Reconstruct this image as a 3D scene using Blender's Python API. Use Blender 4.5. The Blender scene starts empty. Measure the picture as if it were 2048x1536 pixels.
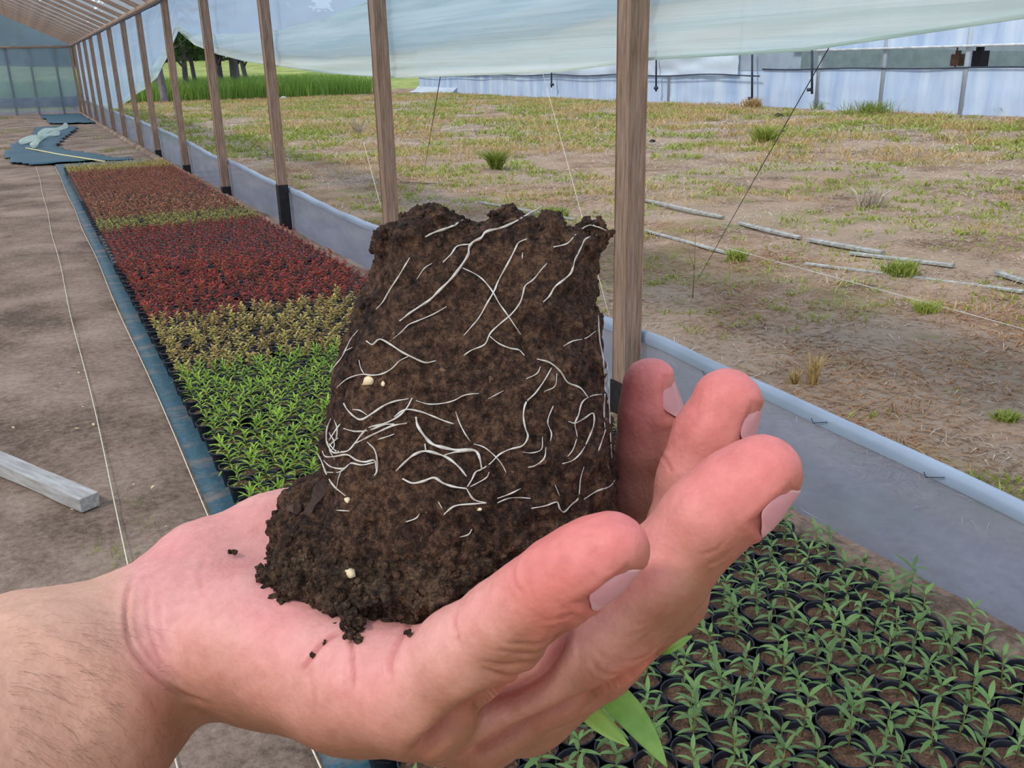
import bpy, math, random
import numpy as np
from mathutils import Vector, Matrix
from mathutils.bvhtree import BVHTree

# ------------------------------------------------------------------ camera, sky, sun, exposure
H = 1.5                      # camera height in metres
F = 1833.0                   # focal length in pixels of the 2048x1536 frame
CX, CY = 1024.0, 768.0
RM = np.array([[0.88915001, -0.17023043, 0.42477507],
               [-0.45705138, -0.28426052, 0.84279297],
               [-0.02272223, -0.94351341, -0.3305543]])   # camera axes (right, down, forward) -> world
CAM = np.array([0.0, 0.0, H])
scn = bpy.context.scene
col = scn.collection
cd = bpy.data.cameras.new('camera'); cam = bpy.data.objects.new('camera', cd); col.objects.link(cam)
cd.sensor_width = 36.0; cd.lens = F / 2048 * 36.0; cd.clip_start = 0.01; cd.clip_end = 500
m4 = Matrix.Identity(4)
for i in range(3):
    m4[i][0] = RM[i, 0]; m4[i][1] = -RM[i, 1]; m4[i][2] = -RM[i, 2]; m4[i][3] = CAM[i]
cam.matrix_world = m4
scn.camera = cam
scn.view_settings.view_transform = 'Standard'
scn.view_settings.look = 'None'
scn.view_settings.gamma = 1.0
scn.view_settings.use_curve_mapping = False
scn.view_settings.exposure = -0.45

w = bpy.data.worlds.new('sky'); scn.world = w; w.use_nodes = True
nt = w.node_tree; nt.nodes.clear()
out = nt.nodes.new('ShaderNodeOutputWorld'); bg = nt.nodes.new('ShaderNodeBackground')
tc = nt.nodes.new('ShaderNodeTexCoord'); sx = nt.nodes.new('ShaderNodeSeparateXYZ')
cr = nt.nodes.new('ShaderNodeValToRGB')
nt.links.new(tc.outputs['Generated'], sx.inputs[0]); nt.links.new(sx.outputs['Z'], cr.inputs[0])
cr.color_ramp.elements[0].position = 0.0; cr.color_ramp.elements[0].color = (0.88, 0.92, 0.94, 1)
cr.color_ramp.elements[1].position = 0.5; cr.color_ramp.elements[1].color = (0.66, 0.78, 0.98, 1)
nt.links.new(cr.outputs[0], bg.inputs['Color']); bg.inputs['Strength'].default_value = 1.8
nt.links.new(bg.outputs[0], out.inputs['Surface'])

sd = bpy.data.lights.new('sun', 'SUN'); sun = bpy.data.objects.new('sun', sd); col.objects.link(sun)
sd.energy = 3.6; sd.angle = math.radians(7); sd.color = (1.0, 0.95, 0.86)
sdir = Vector((-1.0, -0.15, 1.12)).normalized()      # where the sun stands
sun.rotation_euler = sdir.to_track_quat('Z', 'Y').to_euler()

random.seed(7); rng = np.random.default_rng(7)

# ------------------------------------------------------------------ helpers
def proj(P):
    v = (np.asarray(P, float) - CAM) @ RM
    return np.stack([v[..., 0] / v[..., 2] * F + CX, v[..., 1] / v[..., 2] * F + CY, v[..., 2]], -1)
def ray(px, py):
    return RM @ np.array([px - CX, py - CY, F])
def G(px, py, z=0.0):                    # point of height z seen at a pixel
    r = ray(px, py); return CAM + r * (z - H) / r[2]
def onX(px, py, x):
    r = ray(px, py); return CAM + r * x / r[0]
def onY(px, py, y):
    r = ray(px, py); return CAM + r * y / r[1]
def tow(V):                              # camera-space metres -> world
    return np.asarray(V, float) @ RM.T + CAM
def cv(px, py, d):
    return np.array([(px - CX) / F * d, (py - CY) / F * d, d])

ONES = ['', 'first', 'second', 'third', 'fourth', 'fifth', 'sixth', 'seventh', 'eighth', 'ninth', 'tenth', 'eleventh', 'twelfth', 'thirteenth', 'fourteenth', 'fifteenth', 'sixteenth', 'seventeenth', 'eighteenth', 'nineteenth', 'twentieth']
def ordn(n):
    if n <= 20: return ONES[n]
    t, u = divmod(n, 10)
    return (['', '', 'twenty', 'thirty', 'forty'][t] + ' ' + ONES[u]) if u else ['', '', '', 'thirtieth', 'fortieth'][t]
def tag(o, label=None, cat=None, group=None, kind=None):
    if label: o['label'] = label
    if cat: o['category'] = cat
    if group: o['group'] = group
    if kind: o['kind'] = kind
    return o
def empty(name, loc, label=None, cat=None, group=None):
    o = bpy.data.objects.new(name, None); o.location = loc; o.empty_display_size = 0.02
    col.objects.link(o); return tag(o, label, cat, group)
def mesh_np(name, V, Fc, mats, midx=None, smooth=True):
    me = bpy.data.meshes.new(name)
    V = np.asarray(V, np.float32)
    n = len(Fc)
    me.vertices.add(len(V)); me.vertices.foreach_set('co', V.ravel())
    if isinstance(Fc, np.ndarray):
        k = Fc.shape[1]
        me.loops.add(n * k); me.loops.foreach_set('vertex_index', Fc.ravel().astype(np.int32))
        me.polygons.add(n); me.polygons.foreach_set('loop_start', (np.arange(n) * k).astype(np.int32))
    else:
        ls = np.array([len(f) for f in Fc]); st = np.concatenate([[0], np.cumsum(ls)[:-1]])
        me.loops.add(int(ls.sum())); me.loops.foreach_set('vertex_index', np.array([i for f in Fc for i in f], np.int32))
        me.polygons.add(n); me.polygons.foreach_set('loop_start', st.astype(np.int32))
    if midx is not None: me.polygons.foreach_set('material_index', np.asarray(midx, np.int32))
    me.polygons.foreach_set('use_smooth', np.full(n, smooth, bool))
    for m in mats: me.materials.append(m)
    me.update(calc_edges=True); me.validate()
    return me
def link(name, me, parent=None, loc=(0, 0, 0)):
    o = bpy.data.objects.new(name, me); o.location = loc; col.objects.link(o)
    if parent: o.parent = parent
    return o

def rel(o, org):
    me = o.data; n = len(me.vertices); a = np.zeros(n * 3, np.float32); me.vertices.foreach_get('co', a)
    a = a.reshape(-1, 3) - np.array(org, np.float32); me.vertices.foreach_set('co', a.ravel().astype(np.float32)); me.update(); return o

class MB:
    def __init__(s): s.V = []; s.F = []; s.M = []
    def add(s, V, Fs, m=0):
        b = len(s.V); s.V += [tuple(v) for v in V]
        for f in Fs: s.F.append([i + b for i in f]); s.M.append(m)
    def merge(s, o, mat4=None, mm=None):
        b = len(s.V)
        s.V += [tuple(mat4 @ Vector(v)) if mat4 else v for v in o.V]
        s.F += [[i + b for i in f] for f in o.F]; s.M += [(mm[m] if mm else m) for m in o.M]
    def box(s, c, size, rot=None, m=0):
        hx, hy, hz = [a / 2 for a in size]
        P = [Vector((x, y, z)) for x in (-hx, hx) for y in (-hy, hy) for z in (-hz, hz)]
        if rot: P = [rot @ p for p in P]
        s.add([p + Vector(c) for p in P], [(0, 1, 3, 2), (4, 6, 7, 5), (0, 4, 5, 1), (2, 3, 7, 6), (0, 2, 6, 4), (1, 5, 7, 3)], m)
    def tube(s, pts, rad, n=6, m=0, cap=True):
        pts = [Vector(p) for p in pts]
        if not hasattr(rad, '__len__'): rad = [rad] * len(pts)
        V = []; up = None
        for i, p in enumerate(pts):
            t = (pts[min(i + 1, len(pts) - 1)] - pts[max(i - 1, 0)]).normalized()
            if up is None: up = t.orthogonal().normalized()
            up = (up - t * up.dot(t))
            up = up.normalized() if up.length > 1e-6 else t.orthogonal().normalized()
            b = t.cross(up)
            for k in range(n):
                a = 2 * math.pi * k / n
                V.append(p + (up * math.cos(a) + b * math.sin(a)) * rad[i])
        Fs = [(i * n + k, i * n + (k + 1) % n, (i + 1) * n + (k + 1) % n, (i + 1) * n + k) for i in range(len(pts) - 1) for k in range(n)]
        if cap: Fs += [tuple(range(n))[::-1], tuple((len(pts) - 1) * n + k for k in range(n))]
        s.add(V, Fs, m)
    def lathe(s, prof, n=20, m=0, c=(0, 0, 0)):
        V = [(c[0] + r * math.cos(2 * math.pi * k / n), c[1] + r * math.sin(2 * math.pi * k / n), c[2] + z) for r, z in prof for k in range(n)]
        s.add(V, [(i * n + k, i * n + (k + 1) % n, (i + 1) * n + (k + 1) % n, (i + 1) * n + k) for i in range(len(prof) - 1) for k in range(n)], m)
    def leaf(s, base, d, up, L, W, droop=0.3, seg=5, m=0, fold=0.25, peak=0.4):
        d = Vector(d).normalized(); side = d.cross(Vector(up)).normalized(); nrm = side.cross(d)
        p = Vector(base); V = []; a = 0
        for i in range(seg + 1):
            t = i / seg
            ww = W * 0.5 * (math.sin(math.pi * t ** (math.log(0.5) / math.log(peak))) ** 0.8 if 0 < t < 1 else 0.06)
            a = -droop * t * 1.6
            dd = d * math.cos(a) + nrm * math.sin(a); nn = nrm * math.cos(a) - d * math.sin(a)
            if i: p = p + dd * (L / seg)
            V += [p - side * ww + nn * ww * fold, p, p + side * ww + nn * ww * fold]
        s.add(V, [(3 * i + k, 3 * i + k + 1, 3 * i + k + 4, 3 * i + k + 3) for i in range(seg) for k in (0, 1)], m)
    def mesh(s, name, mats, smooth=True):
        return mesh_np(name, s.V, s.F, mats, s.M, smooth)
    def build(s, name, mats, parent=None, loc=None, smooth=True):
        if not isinstance(mats, (list, tuple)): mats = [mats]
        V = np.array(s.V)
        if loc is not None and parent is None: V = V - np.array(loc)
        me = mesh_np(name, V, s.F, mats, s.M, smooth)
        return link(name, me, parent, loc if (loc is not None and parent is None) else (0, 0, 0))

def srgb(r, g, b):
    f = lambda c: (c / 255 / 12.92) if c / 255 <= 0.04045 else ((c / 255 + 0.055) / 1.055) ** 2.4
    return (f(r), f(g), f(b), 1)
def new_mat(name):
    m = bpy.data.materials.new(name); m.use_nodes = True
    return m, m.node_tree, m.node_tree.nodes['Principled BSDF']
def noise(nt, scale, detail=4, rough=0.6, coord='Object', stretch=None):
    t = nt.nodes.new('ShaderNodeTexCoord'); n = nt.nodes.new('ShaderNodeTexNoise')
    n.inputs['Scale'].default_value = scale; n.inputs['Detail'].default_value = detail; n.inputs['Roughness'].default_value = rough
    src = t.outputs[coord]
    if stretch:
        mp = nt.nodes.new('ShaderNodeMapping'); mp.inputs['Scale'].default_value = stretch
        nt.links.new(src, mp.inputs[0]); src = mp.outputs[0]
    nt.links.new(src, n.inputs['Vector']); return n
def ramp(nt, src, stops):
    r = nt.nodes.new('ShaderNodeValToRGB'); e = r.color_ramp.elements
    e[0].position, e[0].color = stops[0]; e[1].position, e[1].color = stops[1]
    for p, c in stops[2:]:
        x = e.new(p); x.color = c
    nt.links.new(src, r.inputs[0]); return r
def bump(nt, src, bsdf, strength=0.3, dist=0.01, prev=None):
    b = nt.nodes.new('ShaderNodeBump'); b.inputs['Strength'].default_value = strength; b.inputs['Distance'].default_value = dist
    nt.links.new(src, b.inputs['Height'])
    if prev: nt.links.new(prev.outputs[0], b.inputs['Normal'])
    nt.links.new(b.outputs[0], bsdf.inputs['Normal']); return b
def simple(name, stops, scale=20, rough=0.8, bs=0.2, bd=0.003, coord='Object', stretch=None, spec=0.3, detail=4):
    m, nt, p = new_mat(name)
    n = noise(nt, scale, detail, 0.65, coord, stretch); r = ramp(nt, n.outputs['Fac'], stops)
    nt.links.new(r.outputs[0], p.inputs['Base Color']); p.inputs['Roughness'].default_value = rough
    p.inputs['Specular IOR Level'].default_value = spec
    if bs: bump(nt, n.outputs['Fac'], p, bs, bd)
    return m
def leafmat(name, c1, c2, trans=0.35, rough=0.5):
    m, nt, p = new_mat(name)
    oi = nt.nodes.new('ShaderNodeObjectInfo'); g = nt.nodes.new('ShaderNodeNewGeometry')
    n = noise(nt, 35, 2)
    a = nt.nodes.new('ShaderNodeMath'); a.operation = 'MULTIPLY_ADD'; a.inputs[1].default_value = 0.45; nt.links.new(oi.outputs['Random'], a.inputs[0])
    b = nt.nodes.new('ShaderNodeMath'); b.operation = 'MULTIPLY_ADD'; b.inputs[1].default_value = 0.35
    nt.links.new(g.outputs['Random Per Island'], b.inputs[0]); nt.links.new(a.outputs[0], b.inputs[2])
    c = nt.nodes.new('ShaderNodeMath'); c.operation = 'MULTIPLY'; c.inputs[1].default_value = 0.35; nt.links.new(n.outputs['Fac'], c.inputs[0]); nt.links.new(c.outputs[0], a.inputs[2])
    r = ramp(nt, b.outputs[0], [(0.15, c1), (0.85, c2)])
    nt.links.new(r.outputs[0], p.inputs['Base Color']); p.inputs['Roughness'].default_value = rough
    tr = nt.nodes.new('ShaderNodeBsdfTranslucent'); nt.links.new(r.outputs[0], tr.inputs[0])
    mx = nt.nodes.new('ShaderNodeMixShader'); mx.inputs[0].default_value = trans
    o = nt.nodes['Material Output']
    nt.links.new(p.outputs[0], mx.inputs[1]); nt.links.new(tr.outputs[0], mx.inputs[2]); nt.links.new(mx.outputs[0], o.inputs[0])
    return m
def filmmat(name, colr, clear=0.3, trans=0.5, nscale=2.0, stretch=(1, 1, 1), rough=0.35, dirt=0.12, bs=0.3, streakcol=None):
    m, nt, p = new_mat(name)
    n = noise(nt, nscale, 5, 0.6, 'Object', stretch)
    d = streakcol or tuple(c * 0.75 for c in colr[:3]) + (1,)
    r = ramp(nt, n.outputs['Fac'], [(0.35, d), (0.35 + max(dirt, .02) * 2.2, colr)])
    nt.links.new(r.outputs[0], p.inputs['Base Color']); p.inputs['Roughness'].default_value = rough
    p.inputs['Specular IOR Level'].default_value = 0.4
    if bs: bump(nt, n.outputs['Fac'], p, bs, 0.02)
    tl = nt.nodes.new('ShaderNodeBsdfTranslucent'); nt.links.new(r.outputs[0], tl.inputs[0])
    tp = nt.nodes.new('ShaderNodeBsdfTransparent'); tp.inputs[0].default_value = tuple(min(1, c * 0.5 + 0.5) for c in colr[:3]) + (1,)
    m1 = nt.nodes.new('ShaderNodeMixShader'); m1.inputs[0].default_value = trans
    m2 = nt.nodes.new('ShaderNodeMixShader'); m2.inputs[0].default_value = clear
    nt.links.new(p.outputs[0], m1.inputs[1]); nt.links.new(tl.outputs[0], m1.inputs[2])
    nt.links.new(m1.outputs[0], m2.inputs[1]); nt.links.new(tp.outputs[0], m2.inputs[2])
    nt.links.new(m2.outputs[0], nt.nodes['Material Output'].inputs[0])
    return m

# smooth value noise in numpy
_lat = rng.random((64, 64, 64)).astype(np.float32) * 2 - 1
def vnoise(P, s):
    Q = P / s; I = np.floor(Q).astype(int); f = (Q - I); f = f * f * (3 - 2 * f)
    o = 0
    for dx in (0, 1):
        for dy in (0, 1):
            for dz in (0, 1):
                wt = (f[:, 0] if dx else 1 - f[:, 0]) * (f[:, 1] if dy else 1 - f[:, 1]) * (f[:, 2] if dz else 1 - f[:, 2])
                o = o + wt * _lat[(I[:, 0] + dx) % 64, (I[:, 1] + dy) % 64, (I[:, 2] + dz) % 64]
    return o
def fbm(P, s, oct=3, g=0.5):
    o = 0; a = 1
    for k in range(oct): o = o + a * vnoise(P + 17.3 * k, s); s *= 0.5; a *= g
    return o

# surface nets: signed distance function -> quad mesh
def polygonise(fn, lo, hi, vox):
    lo = np.array(lo, float); hi = np.array(hi, float); st = 4
    n = (np.ceil((hi - lo) / vox / st).astype(int)) * st + 1
    ax = [lo[i] + np.arange(n[i]) * vox for i in range(3)]
    ca = [a[::st] for a in ax]
    Cg = np.stack(np.meshgrid(*ca, indexing='ij'), -1).reshape(-1, 3)
    C = fn(Cg).reshape([len(a) for a in ca])
    D = C
    for k in range(3): D = np.repeat(D, st, axis=k)
    D = D[:n[0], :n[1], :n[2]].astype(np.float32)
    mask = np.abs(D) < vox * st * 2.0
    idx = np.argwhere(mask)
    vals = np.concatenate([fn(lo + c * vox) for c in np.array_split(idx, max(1, len(idx) // 400000))])
    D[mask] = vals
    S = D < 0
    cs = [(a, b, c) for a in (0, 1) for b in (0, 1) for c in (0, 1)]
    sl = lambda A, o: A[o[0]:n[0] - 1 + o[0], o[1]:n[1] - 1 + o[1], o[2]:n[2] - 1 + o[2]]
    cnt = sum(sl(S, o).astype(np.int8) for o in cs)
    act = (cnt > 0) & (cnt < 8)
    ci = np.argwhere(act)
    val = {o: D[ci[:, 0] + o[0], ci[:, 1] + o[1], ci[:, 2] + o[2]] for o in cs}
    acc = np.zeros((len(ci), 3)); k = np.zeros(len(ci))
    for o in cs:
        for a in range(3):
            if o[a] == 0:
                q = list(o); q[a] = 1; q = tuple(q)
                v0, v1 = val[o], val[q]; cr_ = (v0 < 0) != (v1 < 0)
                t = np.where(cr_, v0 / np.where(cr_, v0 - v1, 1), 0)
                p = np.tile(np.array(o, float), (len(ci), 1)); p[:, a] = t
                acc += p * cr_[:, None]; k += cr_
    V = lo + (ci + acc / k[:, None]) * vox
    im = np.full([x - 1 for x in n], -1, np.int32); im[ci[:, 0], ci[:, 1], ci[:, 2]] = np.arange(len(ci))
    Fs = []
    for a in range(3):
        b, c = (a + 1) % 3, (a + 2) % 3
        A = [slice(None)] * 3; B = [slice(None)] * 3; A[a] = slice(0, -1); B[a] = slice(1, None)
        s0 = S[tuple(A)]; s1 = S[tuple(B)]
        e = np.argwhere(s0 != s1)
        e = e[(e[:, b] > 0) & (e[:, c] > 0) & (e[:, b] < n[b] - 1) & (e[:, c] < n[c] - 1)]
        ins = s0[e[:, 0], e[:, 1], e[:, 2]]
        def cell(db, dc):
            q = e.copy(); q[:, b] -= db; q[:, c] -= dc; return im[q[:, 0], q[:, 1], q[:, 2]]
        q = np.stack([cell(1, 1), cell(0, 1), cell(0, 0), cell(1, 0)], 1)
        q[~ins] = q[~ins][:, ::-1]; Fs.append(q)
    Fs = np.concatenate(Fs); Fs = Fs[(Fs >= 0).all(1)]
    return V, Fs
def vnormals(V, Fs):
    a = V[Fs[:, 2]] - V[Fs[:, 0]]; b = V[Fs[:, 3]] - V[Fs[:, 1]]; nn = np.cross(a, b)
    N = np.zeros_like(V)
    for k in range(4): np.add.at(N, Fs[:, k], nn)
    return N / (np.linalg.norm(N, axis=1, keepdims=True) + 1e-12)
def relax(V, Fs, it=2, lam=0.5):
    E = np.concatenate([Fs[:, [0, 1]], Fs[:, [1, 2]], Fs[:, [2, 3]], Fs[:, [3, 0]]])
    for _ in range(it):
        S = np.zeros_like(V); c = np.zeros(len(V))
        np.add.at(S, E[:, 0], V[E[:, 1]]); np.add.at(c, E[:, 0], 1)
        np.add.at(S, E[:, 1], V[E[:, 0]]); np.add.at(c, E[:, 1], 1)
        V = V + lam * (S / np.maximum(c, 1)[:, None] - V)
    return V
def smin(a, b, k):
    h = np.clip(0.5 + 0.5 * (b - a) / k, 0, 1); return b * (1 - h) + a * h - k * h * (1 - h)
def capsule(P, a, b, ra, rb):
    ab = b - a; t = np.clip(((P - a) @ ab) / (ab @ ab), 0, 1)
    return np.linalg.norm(P - a - t[:, None] * ab, axis=1) - (ra + t * (rb - ra))
def chain(P, pts, k=0.003):
    d = None
    for (a, b) in zip(pts[:-1], pts[1:]):
        e = capsule(P, cv(*a[:3]), cv(*b[:3]), a[3], b[3]); d = e if d is None else smin(d, e, k)
    return d

# ------------------------------------------------------------------ materials
wood = simple('weathered_wood', [(0.25, srgb(104, 82, 68)), (0.75, srgb(178, 150, 130))], 6, 0.85, 0.5, 0.01, stretch=(14, 14, 1.0), detail=6)
tar = simple('black_tar', [(0.3, srgb(22, 22, 26)), (0.7, srgb(44, 40, 42))], 30, 0.7)
rafter_wood = simple('rafter_wood', [(0.3, srgb(120, 98, 84)), (0.7, srgb(176, 150, 130))], 5, 0.85, 0.3, 0.01, stretch=(1, 10, 10))
plank_wood = simple('grey_plank_wood', [(0.25, srgb(128, 120, 112)), (0.75, srgb(196, 194, 192))], 5, 0.8, 0.4, 0.006, stretch=(1.2, 14, 14), detail=6)
film = filmmat('hanging_film', srgb(216, 236, 253), 0.15, 0.75, 1.2, (1, 0.5, 3), 0.35, 0.3, streakcol=srgb(200, 224, 248))
film_fold = filmmat('gathered_film', srgb(246, 252, 246), 0.10, 0.75, 1.2, (1, 0.12, 11), 0.4, 0.14, 1.0, streakcol=srgb(210, 226, 220))  # greyer streaks: fold shading and doubled film put into the colour
film_low = filmmat('barrier_film', srgb(164, 174, 194), 0.38, 0.4, 3.5, (1, 0.6, 1.5), 0.35, 0.15)
film_hem = filmmat('barrier_hem_film', srgb(196, 212, 230), 0.15, 0.4, 2.0, (1, 0.6, 1.5), 0.35, 0.1)
film_roof = filmmat('roof_film', srgb(236, 238, 240), 0.55, 0.75, 1.0, (1, 1, 1), 0.4, 0.15, 0.1)
film_end = filmmat('end_wall_film', srgb(158, 182, 196), 0.3, 0.5, 0.8, (1, 1, 1), 0.4, 0.2)
film_far = filmmat('far_house_film', srgb(216, 232, 248), 0.04, 0.3, 0.8, (1, 2.0, 0.25), 0.35, 0.15, streakcol=srgb(168, 192, 228))
film_far2 = filmmat('far_house_slack_film', srgb(216, 228, 240), 0.04, 0.3, 0.5, (1, 0.5, 1.5), 0.35, 0.12)
dark_metal = simple('dark_metal', [(0.3, srgb(38, 44, 58)), (0.7, srgb(62, 70, 84))], 8, 0.6, 0)
lath_wood = simple('bleached_lath', [(0.3, srgb(112, 110, 104)), (0.7, srgb(170, 172, 168))], 6, .8, .3, .004, stretch=(1, 4, 4))
white_pipe = simple('whitish_pipe', [(0.3, srgb(160, 166, 170)), (0.7, srgb(214, 220, 224))], 4, 0.6, 0)
cord = simple('white_cord', [(0.3, srgb(196, 184, 150)), (0.7, srgb(240, 236, 220))], 90, 0.8, 0)
wire = simple('dark_wire', [(0.3, srgb(50, 56, 62)), (0.7, srgb(82, 88, 90))], 30, 0.6, 0)
black_plastic = simple('black_pot_plastic', [(0.3, srgb(14, 16, 24)), (0.7, srgb(34, 38, 50))], 25, 0.45, 0.05, spec=0.5)
pot_soil = simple('pot_soil', [(0.3, srgb(58, 42, 34)), (0.5, srgb(104, 78, 62)), (0.68, srgb(128, 96, 76)), (0.75, srgb(180, 120, 84))], 160, 0.95, 0.6, 0.006)
seed_leaf = leafmat('seedling_leaf', srgb(70, 98, 50), srgb(120, 154, 86), 0.25)
spiky_leaf = leafmat('spiky_leaf', srgb(108, 148, 30), srgb(180, 214, 82), 0.35)
olive_leaf = leafmat('olive_leaf', srgb(172, 128, 82), srgb(214, 202, 110), 0.3)
yellow_leaf = leafmat('yellow_green_leaf', srgb(146, 126, 68), srgb(192, 186, 96), 0.3)
red_leaf = leafmat('red_leaf', srgb(150, 26, 38), srgb(186, 78, 56), 0.3)
rust_leaf = leafmat('rust_leaf', srgb(158, 62, 54), srgb(190, 136, 96), 0.3)
stem_mat = simple('seedling_stem', [(0.3, srgb(96, 84, 44)), (0.7, srgb(134, 132, 66))], 60, 0.7, 0)
grass_green = leafmat('green_weed', srgb(104, 122, 46), srgb(164, 172, 80), 0.3)
grass_dry = leafmat('dry_weed', srgb(152, 122, 76), srgb(214, 188, 130), 0.25)
straw_grey = leafmat('grey_straw', srgb(150, 132, 116), srgb(206, 194, 180), 0.2)
tall_green = leafmat('tall_grass', srgb(90, 130, 44), srgb(146, 180, 80), 0.3)
tree_leaf = leafmat('tree_foliage', srgb(30, 58, 28), srgb(84, 116, 58), 0.3)
bark = simple('tree_bark', [(0.3, srgb(84, 80, 86)), (0.7, srgb(128, 120, 122))], 4, 0.9, 0.4, 0.02, stretch=(3, 3, 0.6))

def ground_mat(name, c_dark, c_mid, c_light, litter=None, sc=1.0):
    m, nt, p = new_mat(name)
    n1 = noise(nt, 1.3 * sc, 6, 0.65); n2 = noise(nt, 30 * sc, 6, 0.8)
    mx = nt.nodes.new('ShaderNodeMath'); mx.operation = 'MULTIPLY_ADD'; mx.inputs[1].default_value = 0.55
    nt.links.new(n1.outputs['Fac'], mx.inputs[0])
    m2 = nt.nodes.new('ShaderNodeMath'); m2.operation = 'MULTIPLY'; m2.inputs[1].default_value = 0.45
    nt.links.new(n2.outputs['Fac'], m2.inputs[0]); nt.links.new(m2.outputs[0], mx.inputs[2])
    r = ramp(nt, mx.outputs[0], [(0.40, c_dark), (0.5, c_mid), (0.60, c_light)])
    last = r.outputs[0]
    if litter:
        n3 = noise(nt, 0.55, 4, 0.6); n4 = noise(nt, 22, 4, 0.75, stretch=(1, 1, 1))
        ad = nt.nodes.new('ShaderNodeMath'); ad.operation = 'ADD'
        nt.links.new(n3.outputs['Fac'], ad.inputs[0]); nt.links.new(n4.outputs['Fac'], ad.inputs[1])
        rr = ramp(nt, ad.outputs[0], [(0.5, (0, 0, 0, 1)), (0.62, (1, 1, 1, 1))])
        rr.color_ramp.elements[0].position = 0.96; rr.color_ramp.elements[1].position = 1.0
        mm = nt.nodes.new('ShaderNodeMixRGB'); mm.inputs[2].default_value = litter
        nt.links.new(ramp(nt, ad.outputs[0], [(0.98, (0, 0, 0, 1)), (1.14, (0.6, 0.6, 0.6, 1))]).outputs[0], mm.inputs[0])
        nt.nodes.remove(rr)
        nt.links.new(last, mm.inputs[1]); last = mm.outputs[0]
        n5 = noise(nt, 0.8, 6, 0.75); m5 = nt.nodes.new('ShaderNodeMixRGB'); m5.inputs[2].default_value = srgb(112, 116, 58)
        nt.links.new(ramp(nt, n5.outputs['Fac'], [(0.52, (0, 0, 0, 1)), (0.68, (0.65, 0.65, 0.65, 1))]).outputs[0], m5.inputs[0])
        nt.links.new(last, m5.inputs[1]); last = m5.outputs[0]
    nt.links.new(last, p.inputs['Base Color']); p.inputs['Roughness'].default_value = 0.95
    p.inputs['Specular IOR Level'].default_value = 0.1
    b = bump(nt, n1.outputs['Fac'], p, 0.5, 0.05); bump(nt, n2.outputs['Fac'], p, 0.7, 0.012, b)
    return m
floor_mat = ground_mat('trodden_soil', srgb(98, 82, 70), srgb(138, 118, 104), srgb(164, 144, 128))
field_mat = ground_mat('field_soil', srgb(92, 74, 60), srgb(136, 112, 92), srgb(166, 140, 118), litter=srgb(160, 142, 124))

# ------------------------------------------------------------------ ground
def grid_mesh(name, xs, ys, zf, mat):
    X, Y = np.meshgrid(xs, ys, indexing='ij'); P = np.stack([X.ravel(), Y.ravel(), np.zeros(X.size)], 1)
    P[:, 2] = zf(P)
    nx, ny = len(xs), len(ys)
    I = np.arange(nx * ny).reshape(nx, ny)
    Q = np.stack([I[:-1, :-1].ravel(), I[1:, :-1].ravel(), I[1:, 1:].ravel(), I[:-1, 1:].ravel()], 1)
    return mesh_np(name, P, Q, [mat])
def prog(a, b, s0, gr):
    o = [a]; s = s0
    while o[-1] < b: o.append(o[-1] + s); s *= gr
    return np.array(o)
XB = 1.41 * H
fz = lambda P: (fbm(P, 0.35, 3) * 0.006 + fbm(P, 0.07, 2) * 0.003) - 0.012 * (P[:, 0] > 0.3) * (P[:, 0] < 2.05)
o = link('floor', grid_mesh('floor', np.arange(-8, 2.25, 0.06), prog(-3, 46, 0.05, 1.012), fz, floor_mat)); tag(o, kind='structure')
gz = lambda P: fbm(P, 1.4, 3) * 0.03 * np.clip((P[:, 0] - 2.2) / 1.5, 0, 1) + fbm(P, 0.12, 2) * 0.006 - 0.003
o = link('field_ground', grid_mesh('field_ground', np.concatenate([np.arange(2.2, 9, 0.07), prog(9.0, 130, 0.12, 1.05)]), prog(-6, 220, 0.07, 1.014), gz, field_mat)); tag(o, kind='structure')
o = link('ground_outside', grid_mesh('ground_outside', np.arange(-120, 4.3, 4), np.arange(44, 225, 6), lambda P: P[:, 0] * 0 - 0.06, simple('outside_meadow', [(0.3, srgb(92, 110, 52)), (0.7, srgb(150, 156, 92))], 1.5, .95, 0))); tag(o, kind='structure')

# low soil ridge between pots and barrier
mb = MB()
ys = np.arange(0.7, 42, 0.12)
V = []; n = 7
for y in ys:
    for k in range(n):
        t = k / (n - 1); x = 1.98 + 0.16 * t
        V.append((x, y, 0.055 * math.sin(math.pi * t) * (0.8 + 0.4 * random.random()) + random.uniform(-.006, .006) - 0.004))
mb.add(V, [(i * n + k, i * n + k + 1, (i + 1) * n + k + 1, (i + 1) * n + k) for i in range(len(ys) - 1) for k in range(n - 1)])
o = mb.build('soil_ridge', floor_mat); tag(o, kind='structure')

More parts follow.
